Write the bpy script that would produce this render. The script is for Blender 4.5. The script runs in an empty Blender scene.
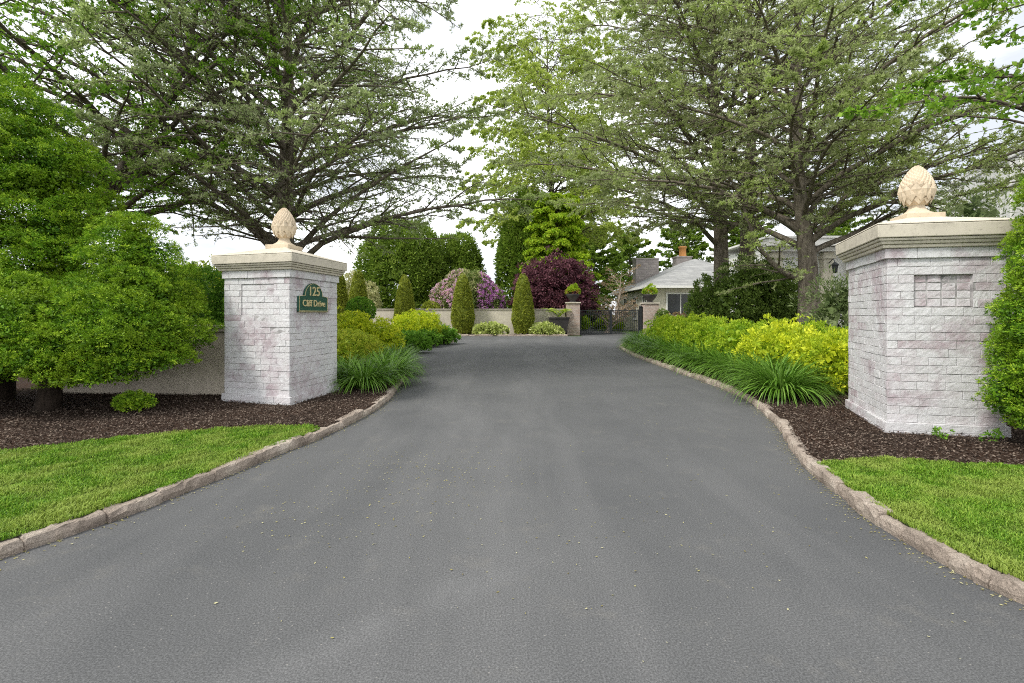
import bpy, bmesh, math
import numpy as np
from mathutils import Vector
from mathutils.geometry import delaunay_2d_cdt

# ------------------------------------------------------------------ camera, sky, sun, exposure
sc = bpy.context.scene
C = sc.collection
EYE = 1.3
F = 496.0                                    # focal length in pixels of a 1024 px wide frame
cam_d = bpy.data.cameras.new('camera'); cam = bpy.data.objects.new('camera', cam_d); C.objects.link(cam)
cam.location = (0, 0, EYE); cam.rotation_euler = (math.radians(90), 0, 0)
cam_d.sensor_width = 36; cam_d.lens = F / 1024 * 36; cam_d.shift_y = -27.5 / 1024
cam_d.clip_start = 0.05; cam_d.clip_end = 1500
sc.camera = cam

SUN_EL, SUN_AZ = 50, 236                     # degrees; azimuth measured clockwise from +Y (sun behind and left of the camera)
world = bpy.data.worlds.new('World'); sc.world = world; world.use_nodes = True
nt = world.node_tree; nt.nodes.clear()
wo = nt.nodes.new('ShaderNodeOutputWorld'); bg = nt.nodes.new('ShaderNodeBackground'); bg.inputs[1].default_value = 0.1
sky = nt.nodes.new('ShaderNodeTexSky'); sky.sky_type = 'NISHITA'; sky.sun_disc = False
sky.sun_elevation = math.radians(SUN_EL); sky.sun_rotation = math.radians(SUN_AZ)
tc = nt.nodes.new('ShaderNodeTexCoord'); mp = nt.nodes.new('ShaderNodeMapping'); mp.inputs['Scale'].default_value = (1, 1, 3.2)
n1 = nt.nodes.new('ShaderNodeTexNoise'); n1.inputs['Scale'].default_value = 2.2; n1.inputs['Detail'].default_value = 7; n1.inputs['Roughness'].default_value = .55
r1 = nt.nodes.new('ShaderNodeValToRGB')
r1.color_ramp.elements[0].position = .36; r1.color_ramp.elements[0].color = (6.4, 6.75, 7.3, 1)
r1.color_ramp.elements[1].position = .66; r1.color_ramp.elements[1].color = (16, 16, 16.2, 1)
mx = nt.nodes.new('ShaderNodeMixRGB'); mx.inputs[0].default_value = .93
for a, b in ((tc.outputs['Generated'], mp.inputs[0]), (mp.outputs[0], n1.inputs['Vector']), (n1.outputs[0], r1.inputs[0]),
             (sky.outputs[0], mx.inputs[1]), (r1.outputs[0], mx.inputs[2]), (mx.outputs[0], bg.inputs[0]), (bg.outputs[0], wo.inputs[0])):
    nt.links.new(a, b)
sun_d = bpy.data.lights.new('sun', 'SUN'); sun_d.energy = 2.2; sun_d.angle = math.radians(11); sun_d.color = (1, .96, .89)
sun = bpy.data.objects.new('sun', sun_d); C.objects.link(sun)
az = math.radians(SUN_AZ); el = math.radians(SUN_EL)
sd = Vector((math.sin(az) * math.cos(el), math.cos(az) * math.cos(el), math.sin(el)))
sun.rotation_euler = sd.to_track_quat('Z', 'Y').to_euler()
sc.view_settings.view_transform = 'Standard'; sc.view_settings.look = 'None'
sc.view_settings.exposure = 0.52; sc.view_settings.gamma = 1; sc.view_settings.use_curve_mapping = False
sc.cycles.max_bounces = 8; sc.cycles.diffuse_bounces = 5; sc.cycles.glossy_bounces = 2
sc.cycles.transmission_bounces = 5; sc.cycles.transparent_max_bounces = 4
sc.cycles.use_denoising = False; sc.cycles.pixel_filter_type = 'BLACKMAN_HARRIS'; sc.cycles.filter_width = 1.05; sc.cycles.use_adaptive_sampling = False; sc.cycles.sample_clamp_indirect = 4
sc.cycles.caustics_reflective = False; sc.cycles.caustics_refractive = False

rng = np.random.default_rng(7)
U = lambda a, b, *s: rng.uniform(a, b, s if s else None)

# ------------------------------------------------------------------ materials
class NT:
    def __init__(s, name):
        s.m = bpy.data.materials.new(name); s.m.use_nodes = True; s.t = s.m.node_tree; s.t.nodes.clear()
        s.out = s.n('OutputMaterial')
    def n(s, kind, **kw):
        nd = s.t.nodes.new('ShaderNode' + kind)
        for k, v in kw.items(): setattr(nd, k, v)
        return nd
    def l(s, a, b): s.t.links.new(a, b)
    def coord(s, scale=(1, 1, 1)):
        c = s.n('TexCoord'); m = s.n('Mapping'); m.inputs['Scale'].default_value = scale
        s.l(c.outputs['Object'], m.inputs[0]); return m.outputs[0]
    def noise(s, vec, scale, detail=4, rough=.55):
        n = s.n('TexNoise'); n.inputs['Scale'].default_value = scale; n.inputs['Detail'].default_value = detail
        n.inputs['Roughness'].default_value = rough; s.l(vec, n.inputs['Vector']); return n.outputs[0]
    def ramp(s, fac, stops):
        r = s.n('ValToRGB'); e = r.color_ramp.elements
        while len(e) < len(stops): e.new(.5)
        for k, (p, c) in enumerate(stops): e[k].position = p; e[k].color = (*c, 1) if len(c) == 3 else c
        s.l(fac, r.inputs[0]); return r.outputs[0]
    def mix(s, fac, a, b, mode='MIX'):
        m = s.n('MixRGB', blend_type=mode)
        for sock, v in ((m.inputs[0], fac), (m.inputs[1], a), (m.inputs[2], b)):
            if isinstance(v, (int, float)): sock.default_value = v
            elif isinstance(v, tuple): sock.default_value = (*v, 1)
            else: s.l(v, sock)
        return m.outputs[0]
    def bump(s, h, strength=.5, dist=.01, normal=None):
        b = s.n('Bump'); b.inputs['Strength'].default_value = strength; b.inputs['Distance'].default_value = dist
        s.l(h, b.inputs['Height'])
        if normal: s.l(normal, b.inputs['Normal'])
        return b.outputs[0]
    def principled(s, col, rough=.8, normal=None, spec=.3, metal=0):
        p = s.n('BsdfPrincipled')
        if isinstance(col, tuple): p.inputs['Base Color'].default_value = (*col, 1)
        else: s.l(col, p.inputs['Base Color'])
        if isinstance(rough, (int, float)): p.inputs['Roughness'].default_value = rough
        else: s.l(rough, p.inputs['Roughness'])
        p.inputs['Specular IOR Level'].default_value = spec; p.inputs['Metallic'].default_value = metal
        if normal: s.l(normal, p.inputs['Normal'])
        return p.outputs[0]
    def done(s, sh): s.l(sh, s.out.inputs[0]); return s.m

def leaf_mat(name, dark, mid, light, trans=.3, rough=.55, spec=.25, patch=None, pscale=1.2):
    """Leaf colours vary leaf by leaf ('rnd') and in broad natural patches."""
    s = NT(name); a = s.n('Attribute', attribute_name='rnd')
    col = s.ramp(a.outputs['Fac'], [(0, dark), (.5, mid), (1, light)])
    if patch:
        f = s.ramp(s.noise(s.coord(), pscale, 3), [(.42, (0, 0, 0)), (.62, (1, 1, 1))])
        col = s.mix(f, col, s.mix(.6, col, patch))
    p = s.principled(col, rough, spec=spec)
    t = s.n('BsdfTranslucent'); s.l(col, t.inputs[0])
    m = s.n('MixShader'); m.inputs[0].default_value = trans; s.l(p, m.inputs[1]); s.l(t.outputs[0], m.inputs[2])
    return s.done(m.outputs[0])

def plain(name, col, rough=.6, var=.12, scale=6, bump=.15, metal=0, spec=.3):
    s = NT(name); v = s.coord(); n = s.noise(v, scale, 5)
    c = s.ramp(n, [(.3, tuple(x * (1 - var) for x in col)), (.7, tuple(min(1, x * (1 + var)) for x in col))])
    return s.done(s.principled(c, rough, s.bump(s.noise(v, scale * 9, 4), bump, .004), spec, metal))

def m_asphalt():
    s = NT('asphalt'); v = s.coord()
    big = s.ramp(s.noise(v, .55, 5, .6), [(.3, (.083, .085, .087)), (.7, (.112, .113, .113))])
    vl = s.coord((1.0, .16, 1)); wn = s.n('TexNoise'); wn.inputs['Scale'].default_value = .22; s.l(v, wn.inputs['Vector']); va = s.n('VectorMath', operation='ADD'); s.l(vl, va.inputs[0]); s.l(wn.outputs[1], va.inputs[1]); tr = s.noise(va.outputs[0], 1.1, 6, .6)
    c = s.mix(s.ramp(tr, [(.48, (0, 0, 0)), (.68, (.7,) * 3)]), big, (.135, .135, .135))
    sx = s.n('SeparateXYZ'); s.l(va.outputs[0], sx.inputs[0]); raw = s.n('SeparateXYZ'); s.l(v, raw.inputs[0])
    a1 = s.n('Math', operation='MULTIPLY'); s.l(raw.outputs[0], a1.inputs[0]); a1.inputs[1].default_value = .67
    a2 = s.n('Math', operation='MULTIPLY_ADD'); s.l(raw.outputs[1], a2.inputs[0]); a2.inputs[1].default_value = -.74; s.l(a1.outputs[0], a2.inputs[2])
    a3 = s.n('Math', operation='ADD'); s.l(a2.outputs[0], a3.inputs[0]); a3.inputs[1].default_value = 1.91
    a4 = s.n('Math', operation='ABSOLUTE'); s.l(a3.outputs[0], a4.inputs[0])
    ry = s.ramp(raw.outputs[1], [(0, (1, 1, 1)), (1, (0, 0, 0))]); ym = s.n('MapRange'); s.l(raw.outputs[1], ym.inputs[0]); ym.inputs[1].default_value = 2.3; ym.inputs[2].default_value = 3.1; ym.inputs[3].default_value = 1; ym.inputs[4].default_value = 0
    band = s.ramp(a4.outputs[0], [(.02, (.55,) * 3), (.16, (0, 0, 0))]); wear = s.ramp(s.noise(v, 1.6, 6, .7), [(.4, (0, 0, 0)), (.62, (1, 1, 1))])
    c = s.mix(s.mix(1.0, s.mix(1.0, band, ym.outputs[0], 'MULTIPLY'), wear, 'MULTIPLY'), c, (.165, .165, .165))
    dust = s.ramp(s.noise(v, 2.6, 8, .72), [(.56, (0, 0, 0)), (.78, (.5,) * 3)])
    c = s.mix(dust, c, (.18, .17, .15))
    fine = s.noise(v, 120, 6, .85)
    c = s.mix(.9, c, s.ramp(fine, [(.34, (.35,) * 3), (.5, (1, 1, 1)), (.64, (1.9,) * 3)]), 'MULTIPLY')
    vo = s.n('TexVoronoi'); vo.inputs['Scale'].default_value = 60; s.l(v, vo.inputs['Vector'])
    sep = s.n('SeparateColor'); s.l(vo.outputs['Color'], sep.inputs[0])
    m1 = s.n('Math', operation='GREATER_THAN'); m1.inputs[1].default_value = .965; s.l(sep.outputs[0], m1.inputs[0])
    m2 = s.n('Math', operation='LESS_THAN'); m2.inputs[1].default_value = .2; s.l(vo.outputs['Distance'], m2.inputs[0])
    m3 = s.n('Math', operation='MULTIPLY'); s.l(m1.outputs[0], m3.inputs[0]); s.l(m2.outputs[0], m3.inputs[1])
    c = s.mix(m3.outputs[0], c, (.24, .23, .215))
    # a thin old sealing line and hairline cracks
    cr = s.n('TexVoronoi', feature='DISTANCE_TO_EDGE'); cr.inputs['Scale'].default_value = .33
    wv = s.n('VectorMath', operation='ADD'); nz = s.n('TexNoise'); nz.inputs['Scale'].default_value = 3; s.l(v, nz.inputs['Vector'])
    s.l(v, wv.inputs[0]); s.l(nz.outputs[1], wv.inputs[1]); s.l(wv.outputs[0], cr.inputs['Vector'])
    ck = s.ramp(cr.outputs['Distance'], [(0, (.12,) * 3), (.003, (0, 0, 0))])
    c = s.mix(ck, c, (.05, .05, .052))
    nb = s.bump(fine, .55, .004)
    return s.done(s.principled(c, .86, nb, .25))

def m_granite(name, tint=(1, 1, 1)):
    s = NT(name); v = s.coord()
    c = s.ramp(s.noise(v, 3.1, 6, .6), [(.3, tuple(a * b for a, b in zip((.24, .195, .16), tint))), (.5, tuple(a * b for a, b in zip((.41, .34, .28), tint))), (.72, tuple(a * b for a, b in zip((.56, .49, .41), tint)))])
    c = s.mix(.7, c, s.ramp(s.noise(v, 130, 3, .7), [(.3, (.4,) * 3), (.5, (1, 1, 1)), (.7, (1.5,) * 3)]), 'MULTIPLY')
    c = s.mix(s.ramp(s.noise(v, 1.3, 6, .7), [(.55, (0, 0, 0)), (.72, (.7,) * 3)]), c, (.10, .085, .06))
    return s.done(s.principled(c, .85, s.bump(s.noise(v, 26, 8, .75), 1.0, .03), .25))

def m_whitebrick():
    s = NT('whitewashed_brick'); v = s.coord()
    a = s.n('Attribute', attribute_name='rnd')
    base = s.ramp(a.outputs['Fac'], [(0, (.60, .59, .59)), (.55, (.68, .67, .67)), (.84, (.60, .56, .57)), (1, (.44, .355, .375))])
    pat = s.noise(v, 2.0, 5, .6)
    worn = s.ramp(pat, [(.49, (0, 0, 0)), (.62, (.9,) * 3)])
    c = s.mix(worn, base, (.43, .35, .375))
    sp = s.ramp(s.noise(v, 45, 7, .8), [(.50, (0, 0, 0)), (.66, (.7,) * 3)])
    c = s.mix(sp, c, (.38, .35, .35))
    c = s.mix(s.ramp(s.noise(v, 9, 5, .7), [(.42, (0, 0, 0)), (.65, (.6,) * 3)]), c, (.76, .76, .77))
    n1 = s.bump(s.noise(v, 80, 7, .75), .8, .006); n2 = s.bump(s.noise(v, 22, 5, .6), .4, .012, n1)
    return s.done(s.principled(c, .8, n2, .2))

def m_mulch():
    s = NT('bark_mulch'); v = s.coord()
    c = s.ramp(s.noise(v, 55, 5, .75), [(.3, (.018, .011, .008)), (.5, (.06, .035, .024)), (.72, (.15, .09, .06))])
    c = s.mix(s.ramp(s.noise(v, 1.1, 4), [(.4, (0, 0, 0)), (.7, (.6,) * 3)]), c, (.045, .036, .03))
    return s.done(s.principled(c, .95, s.bump(s.noise(v, 60, 5, .7), 1, .03), .1))

def m_soil_grass(name, a, b):
    s = NT(name); v = s.coord()
    c = s.ramp(s.noise(v, 30, 5, .7), [(.3, a), (.7, b)])
    return s.done(s.principled(c, .95, s.bump(s.noise(v, 70, 4, .7), 1, .03), .1))

def m_bark(name, a, b, sc_=(6, 6, 1.6)):
    s = NT(name); v = s.coord(sc_)
    n = s.noise(v, 2.6, 7, .7)
    c = s.ramp(n, [(.32, a), (.6, b), (.8, tuple(min(1, x * 1.5) for x in b))])
    return s.done(s.principled(c, .95, s.bump(n, 1, .05), .1))

def m_stucco(name, col):
    s = NT(name); v = s.coord()
    c = s.ramp(s.noise(v, 1.4, 6, .65), [(.3, tuple(x * .86 for x in col)), (.7, col)])
    c = s.mix(s.ramp(s.noise(s.coord((5, 5, .7)), 1.4, 5, .6), [(.55, (0, 0, 0)), (.8, (.4,) * 3)]), c, tuple(x * .72 for x in col))
    c = s.mix(s.ramp(s.noise(v, 6, 8, .75), [(.48, (0, 0, 0)), (.66, (.6,) * 3)]), c, tuple(x * .55 for x in col))
    c = s.mix(s.ramp(s.noise(v, 38, 4, .7), [(.60, (0, 0, 0)), (.68, (.55,) * 3)]), c, (.22, .20, .15))
    return s.done(s.principled(c, .9, s.bump(s.noise(v, 90, 5, .7), .12, .003), .15))

def m_fieldbrick(name, cols, bw, bh, mortar=(.42, .38, .34), rot=None):
    s = NT(name); v = s.coord()
    sx = s.n('SeparateXYZ'); s.l(v, sx.inputs[0]); ad = s.n('Math', operation='ADD'); s.l(sx.outputs[0], ad.inputs[0]); s.l(sx.outputs[1], ad.inputs[1])
    cb = s.n('CombineXYZ'); s.l(ad.outputs[0], cb.inputs[0]); s.l(sx.outputs[2], cb.inputs[1])
    b = s.n('TexBrick'); s.l(cb.outputs[0], b.inputs['Vector']); b.inputs['Scale'].default_value = 1
    b.inputs['Brick Width'].default_value = bw; b.inputs['Row Height'].default_value = bh; b.inputs['Mortar Size'].default_value = bh * .1
    b.inputs['Color1'].default_value = (*cols[0], 1); b.inputs['Color2'].default_value = (*cols[1], 1); b.inputs['Mortar'].default_value = (*mortar, 1)
    b.inputs['Bias'].default_value = 0
    c = s.mix(s.ramp(s.noise(v, 5, 5, .7), [(.45, (0, 0, 0)), (.7, (.6,) * 3)]), b.outputs[0], cols[2])
    iv = s.n('Math', operation='SUBTRACT'); iv.inputs[0].default_value = 1; s.l(b.outputs['Fac'], iv.inputs[1])
    return s.done(s.principled(c, .9, s.bump(iv.outputs[0], .7, .02), .15))

def m_roof():
    s = NT('roof_shingle'); v = s.coord()
    sx = s.n('SeparateXYZ'); s.l(v, sx.inputs[0])
    ad = s.n('Math', operation='ADD'); s.l(sx.outputs[0], ad.inputs[0]); s.l(sx.outputs[1], ad.inputs[1])
    cb = s.n('CombineXYZ'); s.l(ad.outputs[0], cb.inputs[0]); s.l(sx.outputs[2], cb.inputs[1])
    b = s.n('TexBrick'); s.l(cb.outputs[0], b.inputs['Vector']); b.inputs['Scale'].default_value = 1
    b.inputs['Brick Width'].default_value = .5; b.inputs['Row Height'].default_value = .11; b.inputs['Mortar Size'].default_value = .008
    b.inputs['Color1'].default_value = (.24, .24, .235, 1); b.inputs['Color2'].default_value = (.36, .36, .35, 1); b.inputs['Mortar'].default_value = (.13, .14, .15, 1)
    c = s.mix(s.ramp(s.noise(v, .8, 4), [(.4, (0, 0, 0)), (.7, (.4,) * 3)]), b.outputs[0], (.42, .42, .40))
    return s.done(s.principled(c, .9, s.bump(b.outputs['Fac'], .4, .02), .15))

M = {}
M['asphalt'] = m_asphalt(); M['kerb'] = m_granite('granite_kerb'); M['brick'] = m_whitebrick()
M['mortar'] = plain('painted_mortar', (.40, .385, .38), .9, .55, 7, .5)
M['mulch'] = m_mulch(); M['turf'] = m_soil_grass('turf_soil', (.035, .06, .014), (.10, .15, .03))
M['field'] = m_soil_grass('field_grass', (.05, .10, .02), (.12, .19, .04))
M['chip'] = leaf_mat('bark_chip', (.022, .016, .013), (.085, .062, .049), (.24, .19, .15), trans=0, rough=.95, spec=.1)
M['litter'] = leaf_mat('dry_litter', (.16, .13, .05), (.36, .33, .12), (.5, .48, .3), trans=.1, rough=.9)
M['grass'] = leaf_mat('grass_blade', (.06, .15, .01), (.16, .33, .02), (.36, .50, .07), trans=.35, rough=.5, patch=(.38, .44, .10), pscale=2.3)
M['stone'] = m_stucco('cast_stone', (.68, .62, .51)); M['stone2'] = m_stucco('cast_stone_finial', (.70, .58, .43))
M['stucco'] = m_stucco('beige_stucco', (.72, .64, .52)); M['stucco_far'] = m_stucco('cream_stucco', (.72, .66, .54))
M['bark'] = m_bark('cedar_bark', (.08, .066, .052), (.27, .23, .185)); M['darkbark'] = m_bark('dark_bark', (.02, .015, .012), (.06, .045, .035)); M['bark2'] = m_bark('smooth_bark', (.07, .055, .045), (.19, .16, .13))
M['twig'] = m_bark('bare_twig', (.30, .24, .19), (.55, .46, .38))
M['cedar'] = leaf_mat('cedar_needle', (.12, .165, .06), (.36, .43, .20), (.74, .78, .50), trans=.55, patch=(.38, .52, .10), pscale=.9)
M['cedar2'] = leaf_mat('grey_cedar_needle', (.15, .19, .07), (.42, .48, .22), (.76, .80, .50), trans=.55, patch=(.46, .60, .12), pscale=.9)
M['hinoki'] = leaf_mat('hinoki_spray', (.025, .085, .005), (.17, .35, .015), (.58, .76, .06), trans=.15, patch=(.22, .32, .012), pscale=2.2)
M['arbor'] = leaf_mat('thuja_spray', (.05, .095, .012), (.17, .27, .03), (.36, .46, .08), trans=.3)
M['yew'] = leaf_mat('yew_needle', (.045, .085, .012), (.14, .22, .04), (.30, .40, .09), trans=.3)
M['cone'] = leaf_mat('clipped_yew', (.09, .13, .015), (.28, .33, .035), (.52, .54, .08), trans=.2)
M['gold'] = leaf_mat('golden_leaf', (.22, .34, .02), (.66, .72, .03), (.95, .95, .09), trans=.3, patch=(.30, .46, .03), pscale=4)
M['lime'] = leaf_mat('chartreuse_leaf', (.09, .21, .012), (.28, .46, .022), (.64, .74, .06), trans=.3, patch=(.50, .60, .04), pscale=3)
M['olive'] = leaf_mat('olive_gold_leaf', (.17, .25, .02), (.42, .48, .04), (.68, .62, .08), trans=.3, patch=(.30, .46, .03), pscale=4)
M['green'] = leaf_mat('fresh_green_leaf', (.06, .15, .015), (.16, .34, .03), (.32, .54, .07), trans=.3)
M['lily'] = leaf_mat('strap_leaf', (.06, .14, .012), (.13, .28, .025), (.26, .44, .08), trans=.3, rough=.42, spec=.35)
M['birch'] = leaf_mat('spring_leaf', (.20, .29, .04), (.44, .54, .10), (.66, .72, .22), trans=.5)
M['maple_g'] = leaf_mat('maple_leaf', (.07, .17, .015), (.20, .38, .03), (.42, .60, .08), trans=.45)
M['maple_r'] = leaf_mat('purple_leaf', (.03, .010, .016), (.12, .040, .055), (.32, .14, .17), trans=.25)
M['broad'] = leaf_mat('woodland_leaf', (.07, .13, .015), (.18, .29, .03), (.34, .45, .07), trans=.4)
M['rhodo'] = leaf_mat('rhododendron_leaf', (.08, .13, .03), (.20, .27, .07), (.44, .46, .18), trans=.2)
M['pink'] = leaf_mat('pink_blossom', (.62, .30, .48), (.85, .54, .72), (.95, .82, .88), trans=.3)
M['violet'] = leaf_mat('violet_blossom', (.46, .14, .46), (.70, .32, .68), (.86, .58, .82), trans=.3)
M['cream'] = leaf_mat('cream_blossom', (.28, .30, .12), (.48, .48, .22), (.7, .66, .38), trans=.3)
M['hosta'] = leaf_mat('hosta_leaf', (.24, .34, .05), (.55, .62, .2), (.82, .84, .48), trans=.25)
M['reddish'] = leaf_mat('young_red_leaf', (.16, .10, .06), (.32, .22, .12), (.42, .36, .18), trans=.3)
M['iron'] = plain('black_iron', (.018, .022, .024), .45, .2, 10, .2, 0, .5)
M['plaque'] = plain('green_plaque_paint', (.012, .075, .045), .45, .15, 12, .15, 0, .5)
M['gilt'] = plain('gilt_lettering', (.62, .52, .27), .45, .1, 20, .1)
M['brown_brick'] = m_fieldbrick('weathered_brick', ((.42, .30, .24), (.52, .42, .36), (.62, .56, .50)), .24, .085)
M['chimney'] = m_fieldbrick('fieldstone', ((.26, .23, .22), (.40, .36, .34), (.33, .28, .27)), .42, .2, (.3, .28, .26))
M['roof'] = m_roof(); M['white'] = plain('white_paint', (.78, .77, .74), .6, .05, 3, .1); M['siding'] = plain('cream_siding', (.62, .58, .47), .7, .07, 3, .1)
M['whitewall'] = plain('white_siding', (.84, .84, .82), .7, .04, 2, .1); M['gutter'] = plain('grey_rail', (.42, .42, .41), .6)
M['terracotta'] = plain('terracotta', (.52, .24, .08), .8, .12, 8, .2); M['juniper'] = leaf_mat('juniper_needle', (.07, .11, .035), (.18, .24, .09), (.38, .43, .22), trans=.3); M['pot'] = plain('dark_pot', (.05, .045, .045), .6, .2, 8, .2)
def m_glass():
    s = NT('window_glass'); return s.done(s.principled((.02, .025, .03), .06, None, .8))
M['glass'] = m_glass()
M['blue'] = plain('blue_cloth', (.10, .14, .3), .8)

# ------------------------------------------------------------------ mesh helpers
def mk(name, V, Fq, mat, parent=None, base=None, rnd=None, smooth=False):
    """one mesh object; V in world space. Fq: (n,4) array or a list of polygons."""
    V = np.asarray(V, dtype=np.float64).reshape(-1, 3)
    o0 = np.array(parent['_b']) if parent is not None else (np.array(base) if base is not None else np.zeros(3))
    me = bpy.data.meshes.new(name)
    if isinstance(Fq, np.ndarray):
        n = len(Fq); k = Fq.shape[1]
        me.vertices.add(len(V)); me.vertices.foreach_set('co', (V - o0).astype(np.float32).ravel())
        me.loops.add(n * k); me.loops.foreach_set('vertex_index', Fq.astype(np.int32).ravel())
        me.polygons.add(n); me.polygons.foreach_set('loop_start', np.arange(0, n * k, k, dtype=np.int32))
        me.update(calc_edges=True)
    else:
        me.from_pydata((V - o0).tolist(), [], [list(f) for f in Fq]); me.update()
    if rnd is not None:
        a = me.attributes.new('rnd', 'FLOAT', 'FACE'); a.data.foreach_set('value', np.asarray(rnd, dtype=np.float32))
    me.polygons.foreach_set('use_smooth', np.full(len(me.polygons), bool(smooth)))
    me.materials.append(mat)
    o = bpy.data.objects.new(name, me); C.objects.link(o)
    if parent is not None:
        o.parent = parent; o['_b'] = list(parent['_b']) ; 
    elif base is not None: o.location = base; o['_b'] = list(base)
    else: o['_b'] = [0, 0, 0]
    return o

def thing(name, base, label, cat, group=None):
    o = bpy.data.objects.new(name, None); C.objects.link(o); o.location = base; o['_b'] = list(map(float, base))
    o.empty_display_size = .1
    o['label'] = label; o['category'] = cat
    if group: o['group'] = group
    return o
def tag(o, label, cat, group=None):
    o['label'] = label; o['category'] = cat
    if group: o['group'] = group
    return o
def struct(name, V, Fq, mat, kind='structure', **kw):
    o = mk(name, V, Fq, mat, **kw); o['kind'] = kind; return o
def copy_thing(src, loc, rz, sc_, label):
    c = src.copy(); C.objects.link(c); c.location = loc; c.rotation_euler = (0, 0, rz); c.scale = sc_ if not isinstance(sc_, float) else (sc_,) * 3
    c['label'] = label
    for ch in src.children:
        d = ch.copy(); C.objects.link(d); d.parent = c
        for g in ch.children:
            e = g.copy(); C.objects.link(e); e.parent = d
    return c
def bevel(o, w=.006, seg=2):
    m = o.modifiers.new('bevel', 'BEVEL'); m.width = w; m.segments = seg; m.limit_method = 'ANGLE'; m.angle_limit = math.radians(35); return o

class Acc:
    """accumulates geometry for one mesh"""
    def __init__(s): s.V = []; s.F = []; s.n = 0
    def add(s, V, Fc):
        V = np.asarray(V, float).reshape(-1, 3); s.V.append(V); s.F += [[i + s.n for i in f] for f in Fc]; s.n += len(V)
    def box(s, c, d, rz=0, taper=0):
        x, y, z = d; V = []
        for k, zz in enumerate((-z / 2, z / 2)):
            t = 1 - taper * (k == 1) if taper >= 0 else 1 + taper * (k == 0)
            for a, b in ((-1, -1), (1, -1), (1, 1), (-1, 1)): V.append((a * x / 2 * t, b * y / 2 * t, zz))
        V = np.array(V); cs, sn = math.cos(rz), math.sin(rz)
        V = np.stack([V[:, 0] * cs - V[:, 1] * sn, V[:, 0] * sn + V[:, 1] * cs, V[:, 2]], 1) + np.array(c)
        s.add(V, [(3, 2, 1, 0), (4, 5, 6, 7), (0, 1, 5, 4), (1, 2, 6, 5), (2, 3, 7, 6), (3, 0, 4, 7)])
    def prism(s, poly, z0, z1, poly2=None):
        n = len(poly); p2 = poly2 or poly
        V = [(x, y, z0) for x, y in poly] + [(x, y, z1) for x, y in p2]
        s.add(V, [tuple(range(n))[::-1], tuple(range(n, 2 * n))] + [(i, (i + 1) % n, n + (i + 1) % n, n + i) for i in range(n)])
    def lathe(s, c, prof, n=24, sx=1):
        V = []; 
        for r, z in prof:
            for k in range(n): a = 2 * math.pi * k / n; V.append((c[0] + r * math.cos(a) * sx, c[1] + r * math.sin(a), c[2] + z))
        Fc = [(i * n + k, i * n + (k + 1) % n, (i + 1) * n + (k + 1) % n, (i + 1) * n + k) for i in range(len(prof) - 1) for k in range(n)]
        Fc += [tuple(range(n))[::-1], tuple((len(prof) - 1) * n + k for k in range(n))]
        s.add(V, Fc)
    def tube(s, pts, r, n=8):
        V, Fc = tubes(np.array([pts], float), np.full((1, len(pts)), r) if np.isscalar(r) else np.array([r]), n); s.add(V, Fc.tolist())
    def make(s, name, mat, parent=None, base=None, smooth=False): return mk(name, np.concatenate(s.V), s.F, mat, parent, base, smooth=smooth)

def norm(v): return v / np.maximum(np.linalg.norm(v, axis=-1, keepdims=True), 1e-9)
def tubes(L, R, sides=5):
    """L (n,k,3) polylines, R (n,k) radii -> verts, quads"""
    n, k, _ = L.shape
    T = norm(np.gradient(L, axis=1)); ref = np.zeros_like(T); ref[..., 2] = 1
    flat = np.abs(T[..., 2]) > .9; ref[flat] = (1, 0, 0)
    # keep one reference per line so rings do not twist
    ref = np.where((np.abs(T[:, :, 2]).mean(1) > .8)[:, None, None], np.array([1., 0, 0]), np.array([0., 0, 1.])) * np.ones_like(T)
    A = norm(np.cross(T, ref)); B = np.cross(T, A)
    th = np.arange(sides) * 2 * math.pi / sides
    V = L[:, :, None, :] + R[:, :, None, None] * (A[:, :, None, :] * np.cos(th)[:, None] + B[:, :, None, :] * np.sin(th)[:, None])
    idx = np.arange(n * k * sides).reshape(n, k, sides)
    a = idx[:, :-1, :]; b = np.roll(idx, -1, 2)[:, :-1, :]; c = np.roll(idx, -1, 2)[:, 1:, :]; d = idx[:, 1:, :]
    return V.reshape(-1, 3), np.stack([a, b, c, d], -1).reshape(-1, 4)
def merge(parts):
    Vs = []; Fs = []; o = 0
    for V, Fc in parts: Vs.append(V); Fs.append(Fc + o); o += len(V)
    return np.concatenate(Vs), np.concatenate(Fs)
def unit(n):
    v = rng.normal(size=(n, 3)); return norm(v)
def leafquads(P, A, Nn, ln, wd):
    """rhombic leaves rooted at P, along A, facing Nn"""
    A = norm(A); B = norm(np.cross(A, Nn)); ln = np.asarray(ln)[:, None]; wd = np.asarray(wd)[:, None]
    V = np.stack([P, P + A * ln * .45 + B * wd * .5, P + A * ln, P + A * ln * .45 - B * wd * .5], 1)
    return V.reshape(-1, 3), np.arange(len(P) * 4).reshape(-1, 4)
def strips(L, W, S):
    """ribbons: L (n,k,3) centre lines, W (n,k) widths, S (n,3) side vector"""
    n, k, _ = L.shape
    V = np.stack([L - S[:, None] * W[..., None] / 2, L + S[:, None] * W[..., None] / 2], 2)
    idx = np.arange(n * k * 2).reshape(n, k, 2)
    return V.reshape(-1, 3), np.stack([idx[:, :-1, 0], idx[:, :-1, 1], idx[:, 1:, 1], idx[:, 1:, 0]], -1).reshape(-1, 4)

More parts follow.
